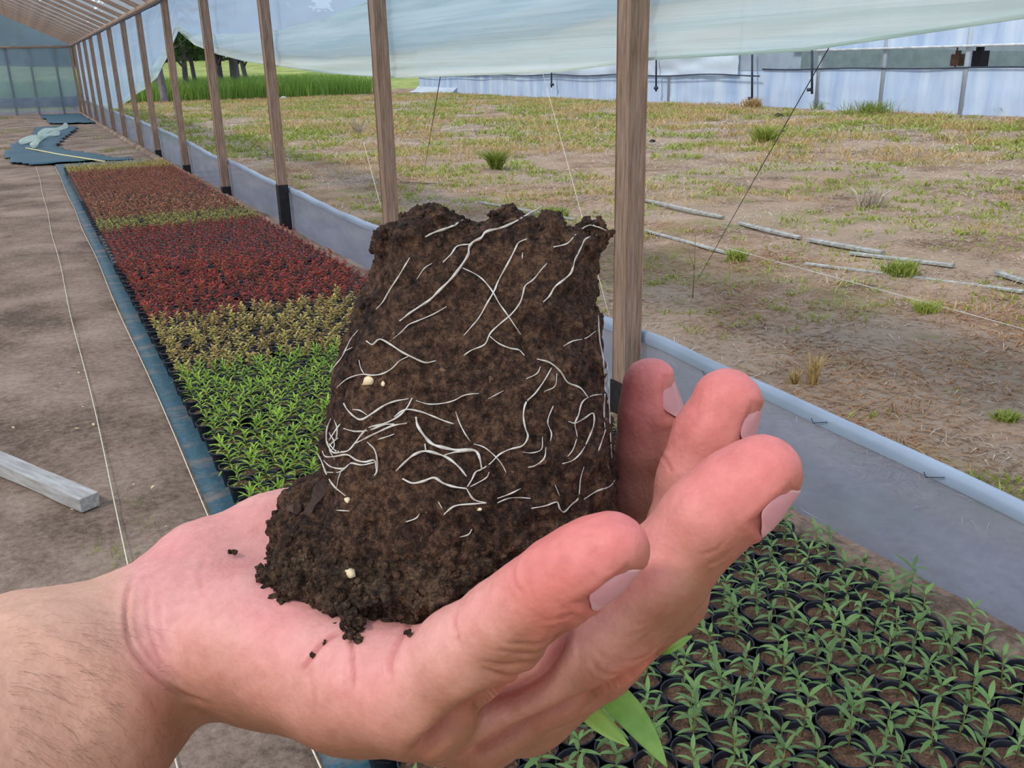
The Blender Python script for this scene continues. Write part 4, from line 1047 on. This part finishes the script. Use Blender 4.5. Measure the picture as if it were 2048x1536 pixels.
uln = sstep(N @ (np.array([.2, .9, -.35]) / .986), -.35, .5); C = mixc(C, S(196, 138, 110), uln * .7)
C = mixc(C, S(150, 100, 72), dors_shade * .95)  # dorsal tan, darkened further to paint shade under the hand
C = mixc(C, mixc(np.tile(S(222, 172, 144), (len(V), 1)), S(158, 108, 86), sstep(N @ D, -.1, .8)), np.clip(arm, 0, 1) * .9)  # forearm tan, its lower side darkened as painted shade
C = mixc(C, S(228, 118, 116), tips * (1 - .55 * dors_shade) * .6)
C = mixc(C, S(190, 84, 78), np.clip(red, 0, 1) * .8)
# knuckle redness on pinky and ring joints
for (px, py, d_, r_k) in ((1120, 1190, .195, .012), (1040, 1360, .208, .010), (1245, 1320, .225, .012)):
    k = 1 - sstep(np.linalg.norm(V - cv(px, py, d_), axis=1), r_k * .3, r_k * 1.2); C = mixc(C, S(206, 110, 92), k * .4)
W = tow(V2); hloc = tow(cv(600, 1250, .27))
hand_fac = Q
m, nt, p = new_mat('skin')
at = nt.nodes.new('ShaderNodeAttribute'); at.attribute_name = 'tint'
n1 = noise(nt, 260, 4, .6); n2 = noise(nt, 900, 3, .6); vo = nt.nodes.new('ShaderNodeTexVoronoi'); vo.inputs['Scale'].default_value = 700
tcn = nt.nodes.new('ShaderNodeTexCoord'); nt.links.new(tcn.outputs['Object'], vo.inputs['Vector'])
mr = nt.nodes.new('ShaderNodeMixRGB'); mr.blend_type = 'MULTIPLY'; mr.inputs[0].default_value = 1
rr = ramp(nt, n1.outputs['Fac'], [(0.3, (.86, .82, .80, 1)), (0.7, (1.0, 1.0, 1.0, 1))])
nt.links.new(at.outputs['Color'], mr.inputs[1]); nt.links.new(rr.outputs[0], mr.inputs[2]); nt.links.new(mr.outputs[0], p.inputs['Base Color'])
p.inputs['Roughness'].default_value = .5; p.inputs['Specular IOR Level'].default_value = .35
p.inputs['Subsurface Weight'].default_value = .18; p.inputs['Subsurface Radius'].default_value = (1, .35, .2); p.inputs['Subsurface Scale'].default_value = .004
b1 = bump(nt, vo.outputs['Distance'], p, .18, .0006); bump(nt, n2.outputs['Fac'], p, .15, .0005, b1)
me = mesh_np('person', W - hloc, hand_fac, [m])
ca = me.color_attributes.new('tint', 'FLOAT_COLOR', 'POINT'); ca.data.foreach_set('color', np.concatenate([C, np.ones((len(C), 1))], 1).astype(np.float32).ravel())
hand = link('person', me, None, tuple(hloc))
tag(hand, 'bare left hand and forearm, palm cupped upward, carrying the soil block', 'person')
hb = BVHTree.FromPolygons([tuple(v) for v in W], [tuple(int(i) for i in f_) for f_ in hand_fac])

# nails
nailm, nt, p = new_mat('fingernail')
at = nt.nodes.new('ShaderNodeAttribute'); at.attribute_name = 'tint'; nt.links.new(at.outputs['Color'], p.inputs['Base Color'])
p.inputs['Roughness'].default_value = .3; p.inputs['Subsurface Weight'].default_value = .1; p.inputs['Subsurface Scale'].default_value = .002
def nail(nm_, ndir, L=.0142, half=56, back=BACK, dr=.00012):
    a = cv(*FING[nm_][-3][:3]); t = cv(*FING[nm_][-1][:3]); ax_ = (t - a) / np.linalg.norm(t - a)
    n_ = np.array(ndir, float); n_ -= ax_ * (n_ @ ax_); n_ /= np.linalg.norm(n_); b_ = np.cross(ax_, n_)
    r = FING[nm_][-1][3]
    def surf(c0, dv):
        k = np.linspace(.002, .018, 120); dd_ = hand_sdf(c0 + dv * k[:, None]); j_ = np.argmax(dd_ > 0)
        return k[j_] if dd_[j_] > 0 else r
    Vn = []; Cn = []; nu, nv = 15, 13
    for i in range(nu):
        u = i / (nu - 1); s = -back + u * L
        for j in range(nv):
            v = j / (nv - 1) * 2 - 1; ww = math.radians(half) * (1 - .5 * max(0, .3 - u) * 3.3)
            if u < .2: sh = -back + u * L + (.2 - u) * .004 * v * v
            else: sh = s - .0042 * v * v * (u ** 2)
            th_ = v * ww
            dv = n_ * math.cos(th_) + b_ * math.sin(th_)
            s0_ = min(sh, .0005); rr_ = surf(t + ax_ * s0_, dv) + dr
            # follow the fingertip: flatten along the axis with slight curve
            c0 = t + ax_ * sh - n_ * .0008 * (u ** 2)
            q = c0 + dv * (rr_ - .0011 * max(0, u - .6) ** 2 / .16 * (1 + .6 * v * v))
            Vn.append(q)
            base = np.array(srgb(200, 136, 136)[:3]); tipc = np.array(srgb(222, 186, 176)[:3]); lun = np.array(srgb(208, 150, 146)[:3])
            k = 1 if u > .93 - .0 * v * v else 0
            Cn.append(tipc if k else (lun if u < .2 else base))
    Vn = np.array(Vn); I = np.arange(nu * nv).reshape(nu, nv)
    Qn = np.stack([I[:-1, :-1].ravel(), I[1:, :-1].ravel(), I[1:, 1:].ravel(), I[:-1, 1:].ravel()], 1)
    me = mesh_np('fingernail', tow(Vn) - hloc, Qn, [nailm]); ca = me.color_attributes.new('tint', 'FLOAT_COLOR', 'POINT')
    ca.data.foreach_set('color', np.concatenate([np.array(Cn), np.ones((len(Cn), 1))], 1).astype(np.float32).ravel())
    o = link('fingernail', me, hand); sm = o.modifiers.new('s', 'SOLIDIFY'); sm.thickness = .0002; sm.offset = 1; ss = o.modifiers.new('ss', 'SUBSURF'); ss.levels = ss.render_levels = 1
    o['label'] = 'fingernail of the %s finger' % {'pinky': 'little'}.get(nm_, nm_)
for nm_ in NAILS: nail(nm_, NAILS[nm_][0], NAILS[nm_][1], NAILS[nm_][2])
# dark hairs on the forearm
hm = simple('arm_hair', [(0.3, srgb(70, 48, 36)), (0.7, srgb(104, 76, 58))], 60, .6, 0)
mb = MB()
for k in range(330):
    px, py = random.uniform(10, 330), random.uniform(1230, 1530)
    if px > 230 and random.random() > .4: continue
    r_ = ray(px, py); hit = hb.ray_cast(Vector(CAM), Vector(r_).normalized())
    if hit[0] is None or hit[3] > .4: continue
    nn = hit[1]; dirx = Vector(tow(cv(px + 40, py + random.uniform(-10, 45), .25)) - tow(cv(px, py, .25))).normalized()
    dirx = (dirx - nn * dirx.dot(nn)).normalized(); L_ = random.uniform(.003, .0085)
    p0 = hit[0] - nn * .0002; mb.tube([p0, p0 + dirx * L_ * .5 + nn * L_ * .22, p0 + dirx * L_ + nn * L_ * .12], [.000025, .00002, .00001], 3, cap=False)
o = mb.build('arm_hair', hm); o.data.transform(Matrix.Translation(-Vector(hloc))); o.parent = hand; o['kind'] = 'stuff'

# ================================================================== the root ball
BX, BD = -0.0118, .266          # axis position in camera space
yt, ybm = -.0425, .0585         # top and bottom
def bhalf(y):
    t = np.clip((y - yt) / (.045 - yt), 0, 1); return .0312 + (.0415 - .0312) * t ** .9
CL = [(640, 1050, .262, .0125), (612, 1095, .258, .0095), (600, 1135, .258, .0070), (660, 1120, .252, .0150), (730, 1165, .248, .0150), (800, 1195, .246, .0135), (870, 1205, .248, .0125), (760, 1195, .262, .016), (900, 1190, .256, .014), (625, 1010, .266, .0080), (700, 1195, .252, .0085), (940, 1190, .27, .014)]
def lean(y): return (y - .02) * -.22
def soil_sdf(P):
    y = P[:, 1]; z = P[:, 2] - BD; YK = [-.0434, -.0229, -.0025, .018, .0316]
    x = P[:, 0] - np.interp(y, YK, [-.0046, -.0100, -.0119, -.0124, -.0118]); h = np.interp(y, YK, [.0298, .0337, .0379, .0408, .0408]); q = (np.abs(x / h) ** 2.6 + np.abs(z / h) ** 2.6) ** (1 / 2.6)
    d_ = (q - 1) * h * .95
    dy = np.maximum(yt - y, y - ybm) ; r = .005
    d2 = np.minimum(np.maximum(d_ + r, dy + r), 0) + np.sqrt(np.maximum(d_ + r, 0) ** 2 + np.maximum(dy + r, 0) ** 2) - r
    for (px, py, dd, rr_) in CL:
        d2 = smin(d2, np.linalg.norm(P - cv(px, py, dd), axis=1) - rr_, .005)
    for (px, py, dd, rr_) in [(822, 448, .245, .0050), (840, 470, .243, .0065), (770, 490, .250, .0050), (868, 447, .25, .003), (1012, 448, .25, .0042), (1195, 468, .258, .0035), (1110, 462, .25, .004), (905, 462, .25, .004)]:
        d2 = smin(d2, np.linalg.norm(P - cv(px, py, dd), axis=1) - rr_, .003)
    lowf = np.clip((y - .035) / .02, 0, 1)
    topf = np.clip((yt + .012 - y) / .010, 0, 1)
    nz_ = fbm(P, .009, 3, .6)
    return d2 + nz_ * (.0008 + .0026 * lowf + .0018 * topf) + .0009 * vnoise(P, .0026)
V, Q = polygonise(soil_sdf, (-.085, -.055, .205), (.045, .078, .325), .0008)
N = vnormals(V, Q)
g_ = soil_sdf(V[:400] + N[:400] * 1e-3) - soil_sdf(V[:400])
if np.mean(g_) < 0: Q = Q[:, ::-1].copy(); N = -N
V = relax(V, Q, 1, .35)
lowf = np.clip((V[:, 1] - .03) / .02, 0, 1)
V = V + N * (.0008 * fbm(V, .0030, 2, .8) * (1 + lowf))[:, None]
bloc = tow(np.array([BX, ybm, BD]))
W = tow(V)
def soil_material(name, dk, md_, lt):
    m, nt, p = new_mat(name)
    n1 = noise(nt, 430, 5, .85); n2 = noise(nt, 60, 4, .6); v = nt.nodes.new('ShaderNodeTexVoronoi'); v.inputs['Scale'].default_value = 650
    tcn = nt.nodes.new('ShaderNodeTexCoord'); nt.links.new(tcn.outputs['Object'], v.inputs['Vector'])
    ad = nt.nodes.new('ShaderNodeMath'); ad.operation = 'MULTIPLY_ADD'; ad.inputs[1].default_value = .6; nt.links.new(n1.outputs['Fac'], ad.inputs[0])
    mu = nt.nodes.new('ShaderNodeMath'); mu.operation = 'MULTIPLY'; mu.inputs[1].default_value = .25; nt.links.new(n2.outputs['Fac'], mu.inputs[0]); nt.links.new(mu.outputs[0], ad.inputs[2]); ad.inputs[1].default_value = .75
    r = ramp(nt, ad.outputs[0], [(.40, dk), (.5, md_), (.60, lt)])
    sp = ramp(nt, v.outputs['Color'], [(.93, (0, 0, 0, 1)), (.97, (1, 1, 1, 1))])
    mm = nt.nodes.new('ShaderNodeMixRGB'); mm.inputs[2].default_value = srgb(150, 120, 96); nt.links.new(sp.outputs[0], mm.inputs[0]); nt.links.new(r.outputs[0], mm.inputs[1])
    nt.links.new(mm.outputs[0], p.inputs['Base Color']); p.inputs['Roughness'].default_value = .85; p.inputs['Specular IOR Level'].default_value = .25
    b = bump(nt, n1.outputs['Fac'], p, 1.0, .003); bump(nt, v.outputs['Distance'], p, .5, .001, b); return m
soilm = soil_material('root_ball_soil', srgb(32, 22, 18), srgb(80, 56, 43), srgb(130, 96, 72))
soilm2 = soil_material('crumbly_soil', srgb(34, 25, 21), srgb(78, 60, 46), srgb(128, 100, 76))
ball = empty('root_ball', tuple(bloc), 'brown upside down root ball laced with white roots, held in the palm', 'root ball')
# crumbs fused to the surface
ico = [(0, 0, 1), (.894, 0, .447), (.276, .851, .447), (-.724, .526, .447), (-.724, -.526, .447), (.276, -.851, .447), (.724, .526, -.447), (-.276, .851, -.447), (-.894, 0, -.447), (-.276, -.851, -.447), (.724, -.526, -.447), (0, 0, -1)]
icf = [(0, 1, 2), (0, 2, 3), (0, 3, 4), (0, 4, 5), (0, 5, 1), (1, 6, 2), (2, 7, 3), (3, 8, 4), (4, 9, 5), (5, 10, 1), (6, 7, 2), (7, 8, 3), (8, 9, 4), (9, 10, 5), (10, 6, 1), (11, 7, 6), (11, 8, 7), (11, 9, 8), (11, 10, 9), (11, 6, 10)]
ICO = np.array(ico)
def crumbs(cent, rad, mat, name, parent, midx=None, mats=None):
    n = len(cent); J = ICO[None] * (1 + rng.uniform(-.3, .3, (n, 12, 1))) * rng.uniform(.6, 1.2, (n, 1, 3))
    P = J * rad[:, None, None] + cent[:, None]; T = (np.arange(n)[:, None, None] * 12 + np.array(icf)[None]).reshape(-1, 3)
    return P.reshape(-1, 3), T
prob = .35 + 1.6 * lowf + 1.2 * (V[:, 1] < yt + .006); prob /= prob.sum()
pick = rng.choice(len(V), 5200, replace=False, p=prob)
rad = rng.uniform(.0003, .0009, len(pick)) * (1 + .8 * lowf[pick] * rng.random(len(pick)))
cp, ct = crumbs(W[pick], rad, None, None, None)
VV = np.concatenate([W, cp]) - bloc
FF = [tuple(int(i) for i in f_) for f_ in Q] + [tuple(int(i) + len(W) for i in f_) for f_ in ct]
hi = np.concatenate([np.zeros(len(Q), int), np.repeat((rng.random(len(pick)) < .5).astype(int), 20)])
zf = V[Q[:, 0], 1]; hi[:len(Q)] = (zf + .004 * rng.random(len(Q)) > .047).astype(int)
sob = link('soil', mesh_np('soil', VV, FF, [soilm, soilm2], hi, smooth=True), ball)
bb = BVHTree.FromPolygons([tuple(v) for v in W], [tuple(int(i) for i in f_) for f_ in Q])

rootm, nt, p = new_mat('white_root')
nn_ = noise(nt, 300, 3); r = ramp(nt, nn_.outputs['Fac'], [(.3, srgb(160, 146, 130)), (.65, srgb(214, 210, 200))]); nt.links.new(r.outputs[0], p.inputs['Base Color'])
p.inputs['Roughness'].default_value = .45; p.inputs['Subsurface Weight'].default_value = .1; p.inputs['Subsurface Scale'].default_value = .001
R5 = [(3, [(830, 205), (880, 180), (940, 160), (990, 140), (1040, 110)]),
 (3.2, [(1480, 35), (1400, 80), (1320, 125), (1250, 155), (1170, 175), (1140, 210), (1100, 230), (1075, 260), (1070, 300), (1040, 350), (980, 430), (910, 500), (860, 550), (800, 590), (740, 630), (690, 670)]),
 (2, [(1075, 245), (1010, 255), (975, 300), (930, 345)]), (1.6, [(1070, 85), (1100, 115)]),
 (2, [(745, 320), (710, 380), (680, 430), (640, 490), (600, 560), (560, 605)]), (1.6, [(870, 350), (825, 380), (785, 440)]),
 (2, [(1395, 215), (1350, 235), (1330, 270), (1300, 330), (1240, 440), (1215, 500), (1175, 570), (1130, 650), (1080, 710), (1045, 750)]),
 (1.8, [(1035, 375), (1100, 405), (1150, 440), (1200, 500), (1240, 570), (1290, 640), (1330, 700), (1360, 745)]),
 (2, [(1505, 350), (1470, 390), (1430, 440), (1385, 475), (1370, 530), (1350, 580), (1300, 640), (1240, 690), (1190, 740), (1160, 800), (1090, 830), (1045, 860)]),
 (2.6, [(1780, 195), (1720, 215), (1695, 260), (1660, 330), (1640, 400), (1600, 440), (1550, 480), (1520, 530), (1485, 565)]),
 (1.8, [(1665, 190), (1625, 235), (1590, 250), (1540, 260)]), (2.2, [(1690, 165), (1740, 140), (1790, 150), (1835, 170)]), (1.4, [(1370, 290), (1368, 325)]),
 (1.6, [(950, 590), (880, 630), (800, 665), (740, 690), (700, 730), (640, 780)]),
 (2.4, [(505, 780), (540, 800), (580, 770), (640, 800), (700, 840), (760, 870), (830, 900), (890, 890)]),
 (1.8, [(740, 865), (690, 890), (650, 930), (600, 960), (540, 970), (480, 965), (400, 990), (340, 1040)]), (1.4, [(465, 885), (475, 930), (495, 965)]),
 (1.8, [(460, 720), (420, 770), (395, 820), (370, 870), (330, 920), (300, 955)]), (1.4, [(430, 815), (380, 840)]),
 (1.8, [(1190, 755), (1240, 795), (1300, 820), (1350, 830), (1380, 860)]), (2.4, [(1450, 880), (1520, 900), (1580, 950), (1620, 1010), (1690, 1040), (1730, 1090)]),
 (1.6, [(1775, 725), (1720, 765), (1650, 780), (1595, 810)]), (1.4, [(1470, 920), (1450, 960), (1390, 990)]),
 (2.2, [(1530, 930), (1490, 1000), (1440, 1070), (1390, 1120), (1375, 1190), (1385, 1260), (1400, 1310), (1370, 1360), (1300, 1380), (1240, 1410), (1190, 1460), (1130, 1500)]),
 (1.4, [(1560, 960), (1550, 1030), (1490, 1060)]), (1.6, [(780, 1110), (850, 1130), (930, 1125), (990, 1110), (1050, 1080), (1130, 1070)]), (1.4, [(1265, 1055), (1220, 1080), (1180, 1100)]),
 (2.5, [(380, 1125), (400, 1160), (440, 1200), (480, 1215), (540, 1180), (600, 1140), (660, 1115), (740, 1100)]), (1.8, [(430, 1160), (470, 1165), (510, 1190)]),
 (2.4, [(760, 1095), (730, 1150), (680, 1200), (600, 1240), (520, 1260), (470, 1310), (440, 1350), (400, 1390), (340, 1390), (300, 1350)]),
 (2.2, [(660, 1200), (720, 1160), (800, 1170), (870, 1195), (930, 1220), (990, 1240)]), (2.4, [(730, 1235), (650, 1250), (560, 1290), (500, 1320), (440, 1350)]),
 (2.2, [(380, 1265), (440, 1280), (520, 1275), (600, 1245), (660, 1240)]), (1.6, [(660, 1295), (620, 1310), (570, 1325)]),
 (3.8, [(780, 1200), (790, 1250), (830, 1310), (870, 1350), (930, 1370), (1010, 1385), (1100, 1385), (1130, 1420), (1145, 1490)]),
 (3.2, [(670, 1500), (720, 1450), (770, 1410), (830, 1390), (900, 1405), (960, 1430), (1020, 1480), (1060, 1530)]), (2, [(830, 1350), (835, 1390)]), (2.2, [(930, 1415), (1000, 1395), (1090, 1390)]),
 (1.6, [(1000, 1170), (1020, 1230), (1050, 1290), (1080, 1335)]), (1.6, [(1100, 1350), (1160, 1370), (1220, 1420), (1260, 1470), (1280, 1510)]),
 (1.8, [(1540, 1140), (1515, 1200), (1510, 1240), (1530, 1290), (1525, 1335)]), (1.4, [(1480, 1310), (1475, 1380), (1420, 1400), (1370, 1395)]), (1.8, [(1500, 1370), (1490, 1430), (1440, 1470), (1400, 1480)]),
 (2, [(1810, 1075), (1750, 1085), (1700, 1120), (1680, 1190), (1660, 1240), (1670, 1310), (1650, 1380), (1620, 1420)]),
 (2, [(1625, 1225), (1660, 1235), (1710, 1210), (1760, 1180), (1765, 1240), (1740, 1310), (1700, 1390), (1650, 1440), (1590, 1460)]),
 (2.6, [(1790, 640), (1795, 760), (1812, 860), (1822, 960), (1826, 1060), (1820, 1160), (1826, 1260)]), (2.2, [(1830, 1270), (1810, 1330), (1790, 1390)]),
 (2, [(1838, 900), (1848, 1100), (1856, 1300), (1864, 1430)]),
 (2.4, [(310, 1210), (290, 1260), (285, 1320), (300, 1370), (330, 1400), (400, 1390)]), (2, [(330, 1220), (345, 1270), (335, 1330), (305, 1300)]), (2, [(360, 1240), (325, 1290), (300, 1330)]),
 (2.4, [(262, 1390), (280, 1420), (330, 1420), (400, 1410), (450, 1440), (500, 1450), (550, 1440), (560, 1480), (560, 1510)]), (2.2, [(510, 1340), (550, 1380), (565, 1440), (565, 1500), (545, 1530)])]
R6 = [(2.4, [(240, 300), (262, 350), (290, 420), (330, 480), (390, 530)]), (2.2, [(270, 335), (310, 370), (380, 380), (420, 350), (480, 360), (550, 345)]), (1.6, [(285, 400), (350, 400), (390, 380)]),
 (3, [(705, 435), (760, 460), (820, 450), (880, 430), (930, 460), (990, 480), (1060, 490)]), (2.2, [(1060, 490), (1100, 550), (1170, 570)]),
 (2.2, [(1140, 385), (1110, 400), (1090, 440), (1065, 480)]), (1.8, [(1185, 400), (1170, 430), (1120, 460), (1080, 480)]), (2.2, [(1170, 570), (1100, 575), (1000, 585), (950, 620), (935, 635)]),
 (1.4, [(905, 565), (925, 600)]), (1.8, [(1360, 490), (1300, 520), (1230, 545)]), (2, [(1415, 545), (1350, 540), (1290, 545), (1230, 570)]), (1.8, [(800, 630), (780, 655), (725, 675)]), (1.8, [(1090, 715), (1070, 745), (1020, 760)]),
 (1.6, [(340, 610), (415, 615)]), (2, [(1880, 445), (1850, 480), (1780, 505), (1710, 550)]), (2, [(1420, 600), (1500, 585), (1560, 565), (1575, 600), (1600, 620), (1640, 580), (1680, 540), (1690, 440), (1710, 370)]), (1.2, [(1550, 470), (1575, 530)]),
 (1.5, [(300, 180), (330, 250), (290, 300)]), (1.5, [(350, 210), (300, 260), (330, 330)]), (1.4, [(370, 380), (350, 440), (340, 500)])]
for rset, oy in ((R5, 400), (R6, 800)):
    for wz, pts in rset:
        pl = smooth_poly([(550 + .36133 * x, oy + .36133 * y_) for x, y_ in pts], 4)
        ds = []
        for (px, py) in pl:
            r_ = Vector(ray(px, py)).normalized(); h_ = bb.ray_cast(Vector(CAM), r_)
            ds.append(None if h_[0] is None or h_[3] > .33 else h_[3])
        kn = [i for i, d_ in enumerate(ds) if d_ is not None]
        if not kn: continue
        ds = np.interp(np.arange(len(ds)), kn, [ds[i] for i in kn])
        if len(ds) > 6: ds = np.convolve(np.pad(ds, 1, 'edge'), [.25, .5, .25], 'valid')
        rr0 = wz * .0000875 * 1.4
        P3 = [Vector(CAM) + Vector(ray(px, py)).normalized() * (d_ - rr0 * .9 - .0002) - Vector(bloc) for (px, py), d_ in zip(pl, ds)]
        n_ = len(P3); ph = random.uniform(0, 6)
        mb = MB(); mb.tube(P3, [rr0 * (.45 + .55 * math.sin(math.pi * min(.97, max(.06, i / (n_ - 1)))) ** .5) * (.85 + .2 * math.sin(i * 1.1 + ph)) for i in range(n_)], 7)
        mb.build('root', rootm, ball)
# cream specks stuck to the soil
speck = simple('cream_speck', [(.3, srgb(214, 186, 140)), (.7, srgb(244, 226, 190))], 400, .6, .2)
for (px, py, s) in [(738, 760, .0016), (766, 768, .0008), (700, 1146, .0018), (960, 1018, .0007), (695, 1000, .0009)]:
    h_ = bb.ray_cast(Vector(CAM), Vector(ray(px, py)).normalized())
    if h_[0] is None: continue
    cp, ct = crumbs(np.array([h_[0]]), np.array([s]), None, None, None)
    o = link('grit', mesh_np('grit', cp - bloc, ct, [speck]), ball); o['label'] = 'pale grain stuck in the soil'
# bark flakes at lower left
flake = simple('dark_flake', [(.3, srgb(52, 38, 34)), (.7, srgb(92, 70, 60))], 200, .7, .4, .001)
def slab(c0, c1, wd, th, mat, name, parent, org, lb=None):
    A_, B_ = np.array(c0), np.array(c1); d_ = B_ - A_; L_ = np.linalg.norm(d_); d_ /= L_
    n_ = np.array([0, 0, -1.0]); n_ -= d_ * (n_ @ d_); n_ /= np.linalg.norm(n_); s_ = np.cross(d_, n_); mb = MB(); V_ = []
    for k in range(7):
        t = k / 6; ww = wd * (.7 + .3 * math.sin(t * 7)) * (1 if 0 < k < 6 else .6)
        for (a, b) in ((-1, -.5), (1, -.5), (1, .5), (-1, .5)):
            V_.append(A_ + d_ * L_ * t + s_ * a * ww * random.uniform(.8, 1.1) + n_ * b * th * random.uniform(.7, 1.3) + n_ * .002 * math.sin(t * 3))
    V_ = tow(np.array(V_)) - org
    mb.add(V_, [(i * 4 + k, i * 4 + (k + 1) % 4, (i + 1) * 4 + (k + 1) % 4, (i + 1) * 4 + k) for i in range(6) for k in range(4)] + [(0, 3, 2, 1), (24, 25, 26, 27)])
    o = mb.build(name, mat, parent, smooth=False)
    if lb: o['label'] = lb
    return o
slab(cv(655, 960, .250), cv(612, 1035, .247), .0022, .0012, flake, 'bark_flake', ball, bloc, 'dark bark flake on lower left corner')
slab(cv(605, 1015, .249), cv(576, 1014, .250), .0018, .0014, flake, 'bark_flake', ball, bloc, 'short bark flake jutting out to the left')
slab(cv(808, 500, .240), cv(862, 520, .2385), .0028, .0012, flake, 'bark_flake', ball, bloc, 'smooth dark flake near the top')
slab(cv(900, 1235, .238), cv(938, 1172, .236), .0020, .0012, simple('grey_flake', [(.3, srgb(104, 84, 68)), (.7, srgb(140, 116, 96))], 200, .7, .2, .001), 'bark_flake', ball, bloc, 'pale brown flake beside the little finger')
slab(cv(740, 1195, .240), cv(778, 1180, .238), .0024, .0018, simple('clay_flake', [(.3, srgb(104, 98, 80)), (.7, srgb(146, 138, 118))], 200, .8, .3, .001), 'clay_lump', ball, bloc, 'grey green clay lump at the bottom')
# stem and leaves hanging under the hand
gl, nt, p = new_mat('hanging_leaf')
tcn = nt.nodes.new('ShaderNodeTexCoord'); n1 = noise(nt, 90, 3); r = ramp(nt, n1.outputs['Fac'], [(.3, srgb(122, 172, 66)), (.7, srgb(162, 202, 100))])
nt.links.new(r.outputs[0], p.inputs['Base Color']); p.inputs['Roughness'].default_value = .4
tl_ = nt.nodes.new('ShaderNodeBsdfTranslucent'); nt.links.new(r.outputs[0], tl_.inputs[0]); mx = nt.nodes.new('ShaderNodeMixShader'); mx.inputs[0].default_value = .35
nt.links.new(p.outputs[0], mx.inputs[1]); nt.links.new(tl_.outputs[0], mx.inputs[2]); nt.links.new(mx.outputs[0], nt.nodes['Material Output'].inputs[0])
gl2 = simple('pale_leaf', [(.3, srgb(150, 186, 84)), (.7, srgb(178, 206, 110))], 90, .4, .05)
mb = MB(); mb.tube([Vector(tow(v) - bloc) for v in (cv(935, 1185, .266), cv(960, 1290, .272), cv(1040, 1380, .285), cv(1120, 1420, .296))], [.0022, .002, .0018, .0015], 7); mb.build('stem', stem_mat, ball)
def big_leaf(a, b, W_, bend, mat, name, fold=.25, peak=.5, nrm=(0.15, -.2, -1)):
    A_, B_ = np.array(a), np.array(b); d_ = B_ - A_; L_ = np.linalg.norm(d_); d_ /= L_
    n_ = np.array(nrm, float); n_ -= d_ * (n_ @ d_); n_ /= np.linalg.norm(n_); s_ = np.cross(d_, n_); V_ = []
    for i in range(15):
        t = i / 14; ww = W_ * math.sin(math.pi * t ** (math.log(.5) / math.log(peak))) ** .75 if 0 < t < 1 else .0003
        c0 = A_ + d_ * L_ * t + s_ * bend * 4 * t * (1 - t)
        for j in range(5):
            v = j / 2 - 1; V_.append(c0 + s_ * v * ww + n_ * (abs(v) * ww * fold + .003 * math.sin(math.pi * t)))
    V_ = tow(np.array(V_)) - bloc; I = np.arange(75).reshape(15, 5)
    Qn = np.stack([I[:-1, :-1].ravel(), I[1:, :-1].ravel(), I[1:, 1:].ravel(), I[:-1, 1:].ravel()], 1)
    o = link(name, mesh_np(name, V_, Qn, [mat]), ball); sm = o.modifiers.new('s', 'SOLIDIFY'); sm.thickness = .0004; return o
big_leaf(cv(1125, 1320, .290), cv(1334, 1534, .272), .0046, -.0030, gl, 'leaf', .3)['label'] = 'glossy light green leaf hanging below the hand'
big_leaf(cv(1130, 1370, .296), cv(1258, 1492, .280), .0034, .0010, gl2, 'leaf', .3)['label'] = 'narrower yellowish leaf behind the larger one'
big_leaf(cv(1300, 1300, .300), cv(1384, 1272, .292), .0022, .0, gl, 'leaf', .3)['label'] = 'leaf tip peeking out right of the fingers'

# loose crumbs lying on the palm
CR = [(469, 1108, .0013, 'lone square soil crumb lying farthest left on the palm'), (545, 1133, .0010, 'small soil crumb on the palm just left of the root ball'),
      (590, 1162, .0013, 'soil crumb touching the lower left of the root ball'), (626, 1196, .0010, 'tiny soil crumb under the left bottom of the root ball'),
      (660, 1200, .0044, 'dark soil clod leading down from the bottom of the root ball'), (685, 1215, .0042, 'dark soil clod wedged in the palm crease, upper one'), (708, 1248, .0036, 'dark soil clod above the palm line, middle one'), (708, 1272, .0026, 'lowest dark soil clod hanging over the palm line'),
      (629, 1312, .0008, 'tiny dark soil speck sitting in the palm line'), (650, 1288, .0005, 'tiniest soil speck in the palm line above another speck'), (822, 1270, .0010, 'soil bit caught at the base of the little finger'), (737, 1228, .0036, 'pale crumb of soil beneath the root ball, biggest on the palm')]
for (px, py, s, lb) in CR:
    h_ = hb.ray_cast(Vector(CAM), Vector(ray(px, py)).normalized())
    if h_[0] is None: continue
    nsub = 22 if s > .002 else 5; c0 = np.array(h_[0] + h_[1] * s * .55)
    cc = c0 + rng.normal(0, s * .5, (nsub, 3)); cc[0] = c0
    cp, ct = crumbs(cc, rng.uniform(.25, .6, nsub) * s if nsub > 9 else rng.uniform(.5, .9, nsub) * s, None, None, None)
    o = link('soil_crumb', mesh_np('soil_crumb', cp - c0, ct, [soilm2]), None, tuple(c0)); tag(o, lb, 'soil crumb')
